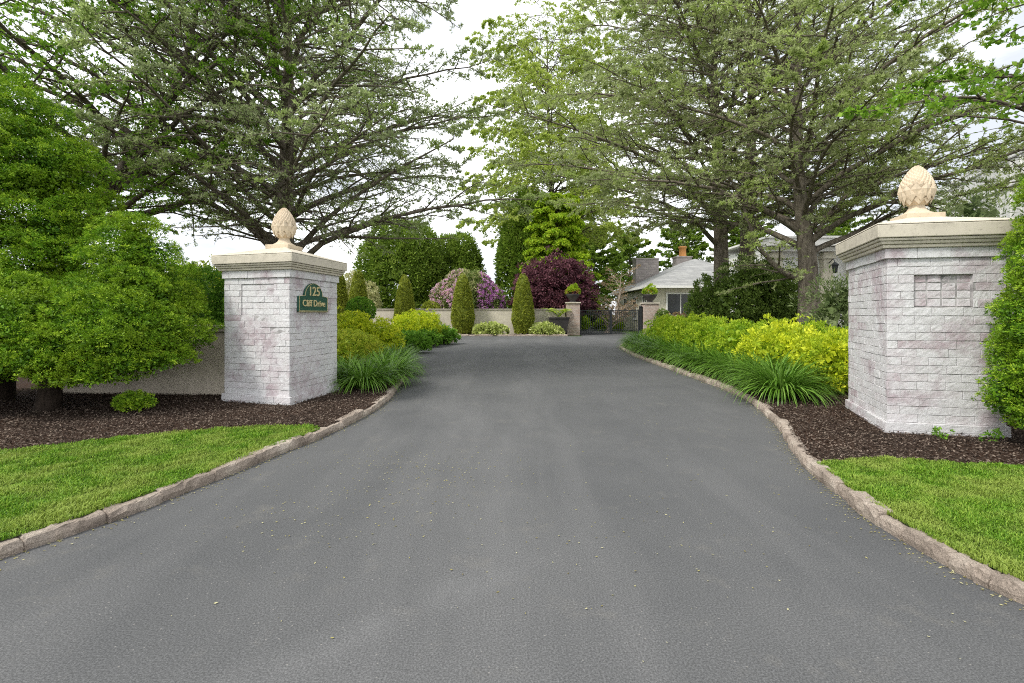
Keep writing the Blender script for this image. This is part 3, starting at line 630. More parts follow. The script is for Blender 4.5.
def pillar(poly, z0, z1, label, recs, captop):
    """poly counter-clockwise seen from above; recs: {face index: recess}"""
    cx, cy = np.mean([p[0] for p in poly]), np.mean([p[1] for p in poly])
    root = thing('gate_pillar', (cx, cy, z0), label, 'pillar', 'brick gate pillars with pine cone finials')
    parts, rn, mort = [], [], Acc(); zb = z0 + .115; zt = z1 - .105
    for i in range(4): brick_face(parts, rn, mort, poly[i], poly[(i + 1) % 4], zb, zt, .0862, .27, 0., recs.get(i), 0, recs.get('pink', False))
    V, Fc = merge(parts); sh = mk('brick_shaft', V, Fc, M['brick'], root, rnd=np.concatenate(rn)); mort.make('mortar', M['mortar'], root)
    for nm, a, b, o in (('plinth_course', z0 - .05, zb, .028), ('band_course', zt, z1, .024)):
        pp, rr, mm = [], [], Acc(); pl = offpoly(poly, o)
        for i in range(4): brick_face(pp, rr, mm, pl[i], pl[(i + 1) % 4], a, b, (b - a) if nm == 'band_course' else .085, .31, 0., None, i)
        mm.prism(offpoly(poly, o - .0105), a, b); V, Fc = merge(pp + [(np.concatenate(mm.V), np.array([f for f in mm.F if len(f) == 4]))])
        r = np.concatenate(rr); nq = len(Fc) - len(r); mk(nm, V, Fc, M['brick'], root, rnd=np.concatenate([r, np.full(nq, .2)]))
    cap = Acc(); h = captop - z1
    for o0, o1, a, b in ((.055, .060, 0, .14), (.075, .085, .15, .28), (.098, .105, .29, .40), (.118, .124, .42, .97)):
        cap.prism(offpoly(poly, o0), z1 + h * a, z1 + h * b, offpoly(poly, o1))
    bevel(cap.make('cap_moulding', M['stone'], root), .008)
    top = Acc(); c = np.array([cx, cy]); inner = [tuple(c + (np.array(p) - c) * .24) for p in poly]; zp = captop + .165
    top.prism(offpoly(poly, .128), captop - .004, captop + .012, offpoly(poly, .118)); top.prism(offpoly(poly, .110), captop + .010, zp, inner)
    bevel(top.make('cap_top', M['stone'], root), .006)
    # finial
    fz = zp - .012; ang = math.atan2(poly[1][1] - poly[0][1], poly[1][0] - poly[0][0])
    fp = Acc(); fp.box((cx, cy, fz + .03), (.37, .37, .06), ang); fp.lathe((cx, cy, fz + .06), [(.165, 0), (.16, .012), (.125, .03), (.095, .055), (.078, .085), (.072, .115), (.09, .12), (.094, .132), (.088, .144), (.075, .148), (.085, .156)], 32)
    f = fp.make('finial_foot', M['stone2'], root, smooth=False); bevel(f, .004)
    # pineapple-cone body with overlapping scales set on a spiral
    H = .43; zb_ = fz + .192
    def rad(t): return .168 * np.sin(np.pi * np.clip(.13 + .87 * t, 0, 1) ** .92) ** .62 * (1 - .22 * t ** 2)
    body = Acc(); body.lathe((cx, cy, zb_), [(float(rad(t)) * .95 if t < 1 else .004, H * t) for t in np.linspace(0, .995, 18)], 32)
    cone = body.make('pine_cone', M['stone2'], root, smooth=True)
    Ps = []; NS = 190
    for i in range(NS):
        t = .40 + .595 * ((i + .5) / NS) ** .92; a = i * 2.39996; r = float(rad(t)); s = .045 * (r / .2) ** .7 + .006
        up = np.array([0, 0, 1.]); o = np.array([math.cos(a), math.sin(a), 0]); sl = (rad(min(t + .01, .999)) - rad(t - .01)) / (.02 * H); o2 = norm(o - up * sl); tg = norm(up + o * sl); b = np.cross(up, o)
        c0 = np.array([cx, cy, zb_ + H * t]) + o * r * .95
        Vx = [c0 - tg * s * .7, c0 - b * s * .62 + o2 * .003, c0 + tg * s * .75 + o2 * .013, c0 + b * s * .62 + o2 * .003, c0 + o2 * .0165 + tg * s * .2, c0 + tg * s * .85]
        Ps.append((Vx, [(0, 4, 1), (0, 3, 4), (1, 4, 2), (4, 3, 2), (1, 2, 5), (2, 3, 5)]))
    for ring, (t, nn, s) in enumerate(((.33, 11, .105), (.2, 11, .09), (.08, 9, .07))):     # leafy cup under the cone
        for i in range(nn):
            a = (i + .5 * (ring % 2)) * 2 * math.pi / nn; r = float(rad(t)); up = np.array([0, 0, 1.]); o = np.array([math.cos(a), math.sin(a), 0]); b = np.cross(up, o)
            c0 = np.array([cx, cy, zb_ + H * t]); w = 2 * math.pi * r / nn * .56
            Vx = [c0 + o * r * .93 - up * s * .8, c0 + o * r * .96 - b * w, c0 + o * (r + .018 - .004 * ring), c0 + o * r * .96 + b * w, c0 + o * (float(rad(min(t + s / H * .6, 1))) + .012) + up * s * .62, c0 + o * r * .9 + up * s * .5]
            Ps.append((Vx, [(0, 2, 1), (0, 3, 2), (1, 2, 4), (2, 3, 4), (1, 4, 5), (4, 3, 5)]))
    sc2 = Acc()
    for Vx, Fx in Ps: sc2.add(Vx, Fx)
    sc2.make('scales', M['stone2'], cone, smooth=False)
    return root
# left pillar: near corner, then side (right) face, back, and front (left) face
cL = np.array([-2.98, 8.31 * K8]); uL = np.array([-1.07, .42 * K8]) * 1.0; vL = np.array([.19, 1.58 * K8])
polyL = [tuple(cL), tuple(cL + vL), tuple(cL + vL + uL), tuple(cL + uL)]
Lf_ = np.linalg.norm(uL)
pillar(polyL, .07, 1.90, 'white painted brick gate pillar carrying the green address plaque, left of the driveway', {3: (Lf_ * .27, Lf_ * .76, 1.277, 1.708, .012, 'plain')}, 2.11)
cR = np.array([3.88, 6.41 * K8]); uR = np.array([1.24, -.33 * K8]) * .82; vR = np.array([.50, 1.33])
polyR = [tuple(cR), tuple(cR + uR), tuple(cR + uR + vR), tuple(cR + vR)]
pillar(polyR, .07, 1.975, 'white painted brick gate pillar with pinkish square brick panel, right of the driveway', {0: (.24, .76, 1.375, 1.70, .03), 'pink': True}, 2.215)

# ------------------------------------------------------------------ address plaque on the left pillar
vd = np.array([*norm(vL), 0.]); nd_ = np.array([vd[1], -vd[0], 0]); zup = np.array([0, 0, 1.]); s0 = .16; s1 = .94; pw = s1 - s0
PO = np.array([*cL, 0]) + vd * (s0 + pw / 2) + nd_ * .006
pbase = tuple(PO + zup * 1.335)
plq = thing('address_plaque', pbase, 'dark green arched address plaque fixed to the left brick pillar', 'sign')
def outline(k=1.0, bz=1.335):
    w = pw / 2 * k; pts = [(-w, bz), (w, bz), (w, bz + .215), (w * .62, bz + .225)]
    for a in np.linspace(.12, math.pi - .12, 15): pts.append((math.cos(a) * w * .62, bz + .225 + math.sin(a) * .185))
    pts += [(-w * .62, bz + .225), (-w, bz + .215)]
    return pts
def extr(pts, d0, d1):
    n = len(pts); V = [PO + vd * p + zup * z + nd_ * d0 for p, z in pts] + [PO + vd * p + zup * z + nd_ * d1 for p, z in pts]
    return V, [tuple(range(n))[::-1], tuple(range(n, 2 * n))] + [(i, (i + 1) % n, n + (i + 1) % n, n + i) for i in range(n)]
a_ = Acc(); a_.add(*extr(outline(), 0, .024)); bevel(a_.make('board', M['plaque'], plq), .004)
o1 = outline(.95, 1.345); o1 = [(p, 1.345 + (z - 1.345) * .955) for p, z in o1]; a_ = Acc()
P3 = [PO + vd * p + zup * z + nd_ * .027 for p, z in o1] + [PO * 1 + vd * o1[0][0] + zup * o1[0][1] + nd_ * .027]
for i in range(len(P3) - 1): a_.tube([P3[i], P3[i + 1]], .0028, 6)
a_.make('gilt_border', M['gilt'], plq)
a_ = Acc(); a_.add([PO + vd * p + zup * z + nd_ * d for p, z, d in ((-pw / 2, 1.328, .0), (pw / 2, 1.328, .0), (pw / 2, 1.334, .026), (-pw / 2, 1.334, .026), (-pw / 2, 1.328, .03), (pw / 2, 1.328, .03))], [(0, 1, 2, 3), (3, 2, 5, 4), (0, 4, 5, 1)]); a_.make('lower_trim', M['gilt'], plq)
def text(body, size, z, sx, name):
    cu = bpy.data.curves.new(name, 'FONT'); cu.body = body; cu.size = size; cu.extrude = .004; cu.offset = .001; cu.align_x = 'CENTER'
    o = bpy.data.objects.new('t', cu); C.objects.link(o); bpy.context.view_layer.update()
    me = bpy.data.meshes.new_from_object(o.evaluated_get(bpy.context.evaluated_depsgraph_get())); bpy.data.objects.remove(o)
    co = np.empty(len(me.vertices) * 3); me.vertices.foreach_get('co', co); co = co.reshape(-1, 3)
    W = PO + vd * (co[:, :1] * sx) + zup * (co[:, 1:2] + z) + nd_ * (co[:, 2:3] + .029); polys = [tuple(p.vertices) for p in me.polygons]
    mk(name, W, polys, M['gilt'], plq)
text('125', .185, 1.565, 1.1, 'numerals'); text('Cliff Drive', .13, 1.41, 1.1, 'lettering')

# ------------------------------------------------------------------ walls
def wall(label, x0, x1, y, z0, z1, mat, th=.22, capz=.07, y1=None):
    root = thing('garden_wall', ((x0 + x1) / 2, y, z0), label, 'wall'); y1 = y if y1 is None else y1
    a = Acc(); a.prism([(x0, y), (x1, y1), (x1, y1 + th), (x0, y + th)], z0 - .05, z1 - capz); a.make('wall_body', mat, root)
    b = Acc(); b.prism([(x0 - .02, y - .03), (x1 - .002, y1 - .03), (x1 - .002, y1 + th + .03), (x0 - .02, y + th + .03)], z1 - capz + .002, z1 - capz * .45, [(x0 - .02, y - .035), (x1 - .002, y1 - .035), (x1 - .002, y1 + th + .03), (x0 - .02, y + th + .03)])
    b.prism([(x0 - .04, y - .05), (x1 - .004, y1 - .05), (x1 - .004, y1 + th + .05), (x0 - .04, y + th + .05)], z1 - capz * .43, z1)
    bevel(b.make('coping', M['stone'] if mat is M['stucco'] else M['stucco_far'], root), .008); return root
wall('low beige stucco wall joined to the left brick pillar, behind the spreading conifer', -6.9, polyL[3][0] + .05, 7.62, .07, 1.13, M['stucco'], .22, .1, 7.45)
wall('long cream stucco garden wall beyond the driveway, behind the clipped cone shrubs', -13.5, 3.26, 30.4, .05, 1.62, M['stucco_far'], .3, .1)

# ------------------------------------------------------------------ far brick posts, gate, planters
def brick_post(x, w, h, label, y=30.4):
    r = thing('brick_post', (x, y, 0), label, 'gate post', 'brick gate posts')
    a = Acc(); a.box((x, y, h / 2), (w, w, h)); a.make('post_shaft', M['brown_brick'], r)
    b = Acc(); b.box((x, y, h + .035), (w + .12, w + .12, .07)); bevel(b.make('post_cap', M['stone'], r), .01)
    return r
brick_post(3.72, .78, 1.95, 'weathered brick gate post beside the dark pot, left of the iron gate')
brick_post(8.45, .85, 1.92, 'weathered brick gate post in front of the house, right of the iron gate')
def bowl_planter(x, z, label, y=30.4):
    r = thing('bowl_planter', (x, y, z), label, 'planter', 'planter bowls on the brick posts')
    a = Acc(); a.lathe((x, y, z), [(.2, 0), (.22, .04), (.15, .1), (.26, .2), (.38, .36), (.42, .46), (.42, .5), (.36, .5), (.33, .44)], 20); a.make('bowl', M['pot'], r, smooth=True)
    P, N = lobe_pts([(x, y, z + .62, .36, .36, .3), (x + .1, y, z + .85, .16, .16, .25)], 90, -.2); V, Fc, t = clump_leaves(P, N, .07, 14, (.06, .13)); mk('planting', V, Fc, M['lime'], r, rnd=t)
    P, N = lobe_pts([(x, y, z + .6, .4, .4, .28)], 22, -.1); V, Fc, t = clump_leaves(P, N, .05, 12, (.04, .08)); mk('blossoms', V, Fc, M['terracotta'], r, rnd=t)
    return r
bowl_planter(3.72, 2.02, 'dark bowl of green plants on top of the brick post left of the iron gate')
bowl_planter(8.45, 1.99, 'dark bowl of flowers on top of the brick post beside the house')
def gate(x0, x1, label, y=30.45):
    r = thing('iron_gate', ((x0 + x1) / 2, y, .05), label, 'gate', 'leaves of the iron gate'); a = Acc(); w = x1 - x0
    for x in (x0 + .03, x1 - .03): a.box((x, y, .82), (.07, .07, 1.52))
    for z in (.12, .32, 1.30, 1.52): a.box(((x0 + x1) / 2, y, z), (w - .13, .04, .045))
    a.make('gate_frame', M['iron'], r); b = Acc(); n = int(w / .13)
    for i in range(1, n): b.box((x0 + w * i / n, y + .003, .80), (.026, .026, 1.34))
    for i in range(1, n, 1): b.lathe((x0 + w * i / n, y + .003, 1.41), [(.05, -.012), (.06, 0), (.05, .012)], 8)
    b.make('bars', M['iron'], r); return r
gate(4.15, 6.05, 'black iron gate leaf hinged on the left brick post'); gate(6.07, 7.78, 'black iron gate leaf next to the thick dark post')
pr = thing('iron_post', (7.9, 30.45, 0), 'thick black iron hinge post beside the right brick post', 'post'); a = Acc(); a.box((7.9, 30.45, .86), (.17, .17, 1.72)); bevel(a.make('shaft', M['iron'], pr), .01)
a = Acc(); a.lathe((7.9, 30.45, 1.72), [(.12, 0), (.12, .03), (.04, .1)], 12); a.make('post_cap', M['iron'], pr)
pt = thing('tapered_pot', (2.83, 29.85, GZ), 'large dark square tapered pot at the wall beside the brick post', 'plant pot'); a = Acc(); a.box((2.83, 29.85, GZ + .47), (1.12, .9, .94), 0, -.28); a.box((2.83, 29.85, GZ + .985), (1.2, .98, .09)); bevel(a.make('pot_body', M['pot'], pt), .015)
fr = thing('fern_plant', (2.83, 29.85, GZ + 1.0), 'lime green fern arching out of the square tapered pot', 'plant')
def fronds(root, n, L, w, mat, e=(70, -10)):
    b = np.array(root['_b']); Ls = []
    for i in range(n):
        a = i * 2.4 + U(-.3, .3); l = L * U(.7, 1.1); p = b.copy(); pts = [p.copy()]
        for k in range(1, 9): ee = math.radians(e[0] + (e[1] - e[0]) * (k / 8) * U(.8, 1.1)); p = p + np.array([math.cos(a) * math.cos(ee), math.sin(a) * math.cos(ee), math.sin(ee)]) * l / 8; pts.append(p.copy())
        Ls.append(pts)
    Ls = np.array(Ls); t = np.tile(np.linspace(.1, 1, 26), (n, 1)); P, T = interp(Ls, t); S = norm(np.cross(T, zup)); out = []
    for s in (1, -1): out.append(leafquads(P.reshape(-1, 3), (S * s + T * .5 + np.array([0, 0, -.15])).reshape(-1, 3), np.tile([0, 0, 1.], (P.shape[0] * P.shape[1], 1)) + unit(P.shape[0] * P.shape[1]) * .3, np.tile(w * np.sin(np.linspace(.35, 3.0, 26)), n) + .02, np.full(n * 26, .05)))
    out.append(tubes(Ls, np.full(Ls.shape[:2], .008), 4)); V, Fc = merge(out); mk('fronds', V, Fc, mat, root, rnd=rng.random(len(Fc)))
fronds(fr, 11, 1.3, .26, M['lime'])

# ------------------------------------------------------------------ the cottage beyond the gate
hx0, hx1, hy0, hy1, ez = 9.55, 18.6, 33.7, 45.4, 3.05
H = thing('cottage', ((hx0 + hx1) / 2, (hy0 + hy1) / 2, 0), 'cream cottage with grey hipped roof and stone chimneys beyond the iron gate', 'house')
a = Acc(); a.box(((hx0 + hx1) / 2, (hy0 + hy1) / 2, ez / 2), (hx1 - hx0, hy1 - hy0, ez)); a.make('wall', M['siding'], H)
def loft(name, mat, par, quads): 
    a = Acc()
    for V, Fc in quads: a.add(V, Fc)
    return a.make(name, mat, par)
ov = .55; rx0, rx1, ry0, ry1 = hx0 - ov, hx1 + ov, hy0 - ov, hy1 + ov; rz = ez + .0; apx = (rx0 + rx1) / 2; rA = (apx, ry0 + 5.0, 5.55); rB = (apx, ry1 - 5.0, 5.55)
rf = Acc(); rf.add([(rx0, ry0, rz + .14), (rx1, ry0, rz + .14), (rx1, ry1, rz + .14), (rx0, ry1, rz + .14), rA, rB, (rx0, ry0, rz + .02), (rx1, ry0, rz + .02), (rx1, ry1, rz + .02), (rx0, ry1, rz + .02)],
                   [(0, 1, 4), (1, 2, 5, 4), (2, 3, 5), (3, 0, 4, 5), (6, 9, 8, 7), (0, 6, 7, 1), (1, 7, 8, 2), (2, 8, 9, 3), (3, 9, 6, 0)])
roof = rf.make('roof', M['roof'], H)
a = Acc(); a.box(((rx0 + rx1) / 2, ry0 - .03, rz + .07), (rx1 - rx0 + .1, .12, .15)); a.box((rx0 - .03, (ry0 + ry1) / 2, rz + .07), (.12, ry1 - ry0 - .02, .15)); a.make('gutter', M['white'], H)
a = Acc(); a.tube([(hx0 - .45, ry0 + .1, rz), (hx0 - .42, ry0 + .2, rz - .18), (hx0 - .1, hy0 - .12, rz - .4), (hx0 - .06, hy0 - .1, rz - .6), (hx0 - .06, hy0 - .1, .2)], .055, 8); a.make('downpipe', M['white'], H, smooth=True)
a = Acc(); a.box((11.3, 42.0, 4.3), (1.9, 1.2, 3.2)); a.box((11.3, 42.0, 5.93), (2.0, 1.3, .08)); a.make('chimney', M['chimney'], roof)
a = Acc(); a.box((14.6, 42.6, 5.0), (1.3, 1.1, 2.2)); a.box((14.6, 42.6, 6.15), (1.42, 1.2, .1)); ch2 = a.make('chimney', M['chimney'], roof)
a = Acc(); a.lathe((14.65, 42.6, 6.2), [(.36, 0), (.36, .06), (.30, .12), (.28, .7), (.36, .76), (.36, .86), (.26, .9)], 16); cp = thing('x', (0, 0, 0), '', ''); bpy.data.objects.remove(cp)
a.make('chimney_pot', M['terracotta'], roof, smooth=True)
def window(x, z, w, h, y, par, nx=2, nz=1, face='y'):
    f = Acc(); t = .1
    def bx(cx, cz, ww, hh, d, th):
        if face == 'y': f.box((cx, y - d, cz), (ww, th, hh))
        else: f.box((y - d, cx, cz), (th, ww, hh))
    bx(x - w / 2, z, t, h + t, .03, .1); bx(x + w / 2, z, t, h + t, .03, .1); bx(x, z + h / 2, w - t - .004, t, .03, .1); bx(x, z - h / 2, w - t - .004, t, .03, .1)
    for i in range(1, nx): bx(x - w / 2 + w * i / nx, z, .05, h - t, .025, .05)
    for i in range(1, nz): bx(x, z - h / 2 + h * i / nz, w - t, .04, .027, .045)
    fr_ = f.make('window_frame', M['white'], par); g = Acc()
    if face == 'y': g.box((x, y - .012, z), (w, .01, h))
    else: g.box((y - .012, x, z), (.01, w, h))
    g.make('pane', M['glass'], fr_); return fr_
window(11.45, 1.95, 1.9, 1.5, hy0, H, 2, 1); window(14.2, 1.95, 1.5, 1.4, hy0, H, 2, 1)
for y_ in (35.6, 38.4, 41.5): window(y_, 1.75, 1.1, 1.7, hx0, H, 2, 2, 'x')
a = Acc(); a.box((11.5, hy0 - .16, 1.05), (2.3, .28, .14)); a.make('window_sill', M['stone'], H)
a = Acc(); a.box(((hx0 + hx1) / 2, hy0 - .12, .5), (hx1 - hx0 + .02, .22, .96)); a.make('brick_base', M['brown_brick'], H)
b_ = shrub('window_flowers', (11.2, hy0 - .45, .0), [(0, 0, 1.1, .9, .25, .25)], 60, .08, 14, (.05, .1), M['reddish'], 'dark red bedding flowers below the cottage window', 'flowers', core=.7, stem=(1.0, .03))

# ------------------------------------------------------------------ pale buildings on the right
# tall white board wall behind the right pillar, running away from the camera
B = thing('white_hall', (12.6, 13.5, 0), 'tall white board-and-batten building behind the right gate pillar', 'building')
p0 = np.array([16.3, 13.7]); p1 = np.array([23.8, 32.6]); dB = norm(p1 - p0); nB = np.array([dB[1], -dB[0]]); LB = np.linalg.norm(p1 - p0)
a = Acc(); a.prism([tuple(p0), tuple(p0 + nB * 8), tuple(p1 + nB * 8), tuple(p1)], 0, 7.12); a.make('wall', M['whitewall'], B)
a = Acc(); k = int(LB / .62)
for i in range(1, k): q = p0 + dB * LB * i / k - nB * .015; a.box((q[0], q[1], 3.5), (.04, .05, 6.7), math.atan2(dB[1], dB[0]) - math.pi / 2)
a.make('battens', M['whitewall'], B)
a = Acc(); q = (p0 + p1) / 2 - nB * .02; rzB = math.atan2(dB[1], dB[0]) - math.pi / 2; a.box((q[0], q[1], 6.9), (.06, LB, .05), rzB); a.box((q[0], q[1], 5.9), (.05, LB - .1, .04), rzB); a.make('trim_rail', M['gutter'], B)
a = Acc(); a.prism([tuple(p0 - nB * .03 - dB * .3), tuple(p0 + nB * 8 - dB * .3), tuple(p1 + nB * 8 + dB * .3), tuple(p1 - nB * .03 + dB * .3)], 7.125, 7.22, None); a.make('roof', M['white'], B)
# garage with cream columns
G = thing('garage', (14, 21.5, 0), 'white garage with cream columns and panelled doors beyond the cedar trunk', 'building')
a = Acc(); a.box((13.8, 23.7, 2.1), (6.0, 5, 4.2)); a.make('wall', M['whitewall'], G)
a = Acc()
for x in (11.2, 13.35, 14.5): a.box((x, 21.05, 1.95), (.42, .3, 3.9)); a.box((x, 21.04, 3.7), (.55, .42, .14)); a.box((x, 21.04, .15), (.52, .4, .3))
bevel(a.make('columns', M['siding'], G), .012)
a = Acc(); a.box((13.8, 20.95, 4.28), (6.4, 1.0, .3)); a.box((13.8, 21.0, 4.02), (6.2, .5, .18)); a.prism([(10.5, 20.4), (17.1, 20.4), (17.1, 26.4), (10.5, 26.4)], 4.44, 4.52); a.make('eaves', M['white'], G)
for cx_ in (12.3, 15.8):
    a = Acc(); a.box((cx_, 21.16, 1.6), (1.65 if cx_ < 13 else 1.9, .06, 3.0)); d_ = a.make('garage_door', M['white'], G); a = Acc()
    for z_ in (.7, 1.4, 2.1, 2.8): a.box((cx_, 21.12, z_), (1.6 if cx_ < 13 else 1.85, .02, .03))
    a.make('door_rails', M['gutter'], d_)
LN = thing('wall_lantern', (13.35, 20.8, 3.1), 'black wall lantern on the cream garage column', 'lamp'); a = Acc(); a.tube([(13.35, 20.9, 3.45), (13.35, 20.6, 3.6), (13.35, 20.5, 3.42)], .02, 6); a.lathe((13.35, 20.5, 3.0), [(.05, 0), (.09, .03), (.13, .3), (.17, .33), (.03, .45)], 6); a.make('lantern_body', M['iron'], LN)
for o_ in (G, LN): o_.location = Vector((o_.location.x * 1.25, o_.location.y * 1.25, o_.location.z * 1.25 - .325)); o_.scale = (1.25,) * 3

# ------------------------------------------------------------------ trees
cedarL = lambda t, a: 6.2 * (1 - .10 * t ** 1.6)
tree('cedar_tree', [(-5.6, 12.2, 0), (-5.55, 12.1, 3.5), (-5.5, 12.2, 7), (-5.7, 12.3, 12.5)], .30, 52, .22, cedarL, lambda t: (38 + 12 * t, 4 + 10 * t), 'large blue-grey cedar spreading layered branches behind the left gate pillar', 'tree', (M['bark'], M['cedar']),
     'big grey-green cedars', sec=19, twig=10, tuft=6, per=4, lsize=(.042, .085), lw=.36, up2=(-.16, .22), limb_r=.27,
     extra=[([(-5.6, 12.2, 2.6), (-6.6, 11.9, 3.6), (-8.2, 11.2, 4.5), (-9.6, 10.8, 5.2)], .09), ([(-5.5, 12.1, 2.5), (-4.4, 11.5, 3.4), (-2.9, 10.8, 4.2), (-1.2, 10.2, 4.9)], .09), ([(-5.6, 12.1, 2.8), (-6.0, 10.9, 3.6), (-6.6, 9.4, 4.3), (-7.2, 7.9, 4.6)], .08)])
cr = lambda t, a: 7.4 * (1 - .15 * t ** 1.5)
tree('cedar_tree', [(7.2, 17, 0), (7.15, 17, 4), (6.9, 16.9, 9), (6.9, 17, 15)], .31, 48, .33, cr, lambda t: (36 + 14 * t, 4 + 12 * t), 'tall grey-leaved cedar with straight trunk rising left of the dark round yews', 'tree', (M['bark'], M['cedar2']),
     'big grey-green cedars', sec=19, twig=10, tuft=7, per=4, lsize=(.05, .105), lw=.36, up2=(-.16, .2), limb_r=.27,
     extra=[([(7.1, 17, 3.6), (5.6, 16.2, 4.6), (3.4, 15.2, 5.1), (.9, 14.4, 5.4)], .09), ([(7.0, 17, 4.6), (5, 16.5, 6.2), (2.2, 16, 7.2), (-.8, 15.6, 7.9)], .09)])
tree('cedar_tree', [(8.25, 17.6, 0), (8.3, 17.5, 4), (8.5, 17.6, 9), (8.3, 17.6, 15)], .33, 20, .36, cr, lambda t: (35 + 18 * t, 4 + 14 * t), 'grey-leaved cedar with thick dark trunk standing between its two neighbours', 'tree', (M['bark'], M['cedar2']),
     'big grey-green cedars', sec=16, twig=9, tuft=6, per=4, lsize=(.05, .105), lw=.36, up2=(-.16, .2), limb_r=.27)
tree('cedar_tree', [(7.8, 13, 0), (7.75, 13, 2.6), (7.5, 13, 5.5), (7.6, 13.1, 12)], .31, 36, .36, lambda t, a: 5.9 * (1 - .25 * t ** 1.5), lambda t: (34 + 16 * t, 4 + 12 * t), 'grey-leaved cedar nearest the right gate pillar with a limb curving left', 'tree', (M['bark'], M['cedar2']),
     'big grey-green cedars', sec=19, twig=10, tuft=7, per=4, lsize=(.045, .095), lw=.36, up2=(-.16, .2), limb_r=.27,
     extra=[([(7.75, 13, 2.25), (7.1, 12.9, 2.35), (6.4, 12.9, 3.1), (5.9, 12.9, 4.4), (5.0, 12.6, 5.6)], .10), ([(7.7, 13, 2.9), (8.1, 12.6, 3.9), (8.7, 12.2, 4.6), (9.6, 11.6, 5.6)], .08)])
# airy spring-leaved tree behind the wall
tree('birch_tree', [(3.6, 41, 0), (3.5, 41, 7), (3.1, 41, 14), (2.9, 41, 25)], .30, 84, .26, lambda t, a: 8.3 * (1 - .3 * t ** 2), lambda t: (50, -8), 'airy light green tree with drooping twigs rising behind the garden wall', 'tree', (M['bark2'], M['birch']),
     sec=16, twig=9, tuft=6, per=3, lsize=(.10, .19), lw=.55, limb_r=.25, droop=.4, tdroop=.7, updir=-.3)
# green tree at the upper left, leaning right
tree('maple_tree', [(-10.6, 11.2, 0), (-9.9, 11.1, 2.4), (-8.6, 10.9, 4.4), (-7.2, 10.8, 6.6), (-6.6, 10.8, 9.5)], .2, 40, .28, lambda t, a: 4.9 * (1 - .15 * t), lambda t: (40, 8), 'leaning green-leaved tree at the upper left behind the tall conifer', 'tree', (M['bark2'], M['maple_g']),
     'leafy maples', sec=13, twig=8, tuft=6, per=2, lsize=(.045, .09), lw=.7, updir=-.1, limb_r=.5)
# bright maple reaching in from the right edge
tree('maple_tree', [(9.4, 7.6, 0), (9.3, 7.6, 2.5), (9.2, 7.7, 5), (9.1, 7.8, 8.5)], .17, 9, .62, lambda t, a: 2.6, lambda t: (30, 5), 'bright green maple reaching over the right pillar from the right edge', 'tree', (M['bark2'], M['maple_g']),
     'leafy maples', sec=12, twig=7, tuft=5, per=2, lsize=(.05, .10), lw=.7, updir=-.2,
     extra=[([(9.3, 7.6, 3.6), (8.0, 7.4, 4.2), (6.6, 7.2, 4.45), (5.0, 7.0, 4.15)], .05), ([(9.2, 7.7, 4.4), (8.0, 6.9, 5.1), (6.9, 6.4, 5.4), (5.9, 6.0, 5.3)], .05)])
# woodland behind the cottage
wood = [(9.0, 56, 10.5, 4.2, 'rounded green tree rising behind the bare-twigged shrub'), (14.5, 62, 10.8, 4.6, 'green tree seen behind the stone chimneys'), (20.5, 60, 11.5, 4.8, 'green tree behind the right end of the cottage roof'),
        (27, 58, 12, 5, 'green tree beyond the cedars and the cottage'), (5.0, 52, 9.5, 3.2, 'green tree between the purple maple and the cottage'), (36, 56, 12, 5.5, 'green tree far right beyond the garage')]
for x, y, h, r, lab in wood:
    tree('woodland_tree', [(x, y, 0), (x, y, h * .35), (x + .3, y, h * .7), (x, y, h)], .22, 34, .18, lambda t, a, r=r: r * (1 - .55 * t ** 1.6), lambda t: (30 + 25 * t, 15), lab, 'tree', (M['bark2'], M['broad']), 'trees behind the cottage',
         sec=12, twig=7, tuft=5, per=3, lsize=(.13, .27), lw=.6, sides=(8, 4, 3, 3))
# red-twigged small tree by the gate
tree('bare_twigged_tree', [(6.3, 33.0, 0), (6.6, 33, .7), (7.0, 33, 1.6), (7.3, 33, 4.2)], .13, 22, .12, lambda t, a: 2.3 * (1 - .4 * t), lambda t: (42, 28), 'small pale-barked tree with sparse reddish leaves behind the iron gate', 'tree', (M['twig'], M['reddish']),
     sec=9, twig=6, tuft=1, per=2, lsize=(.06, .11), lw=.6, limb_r=.7)

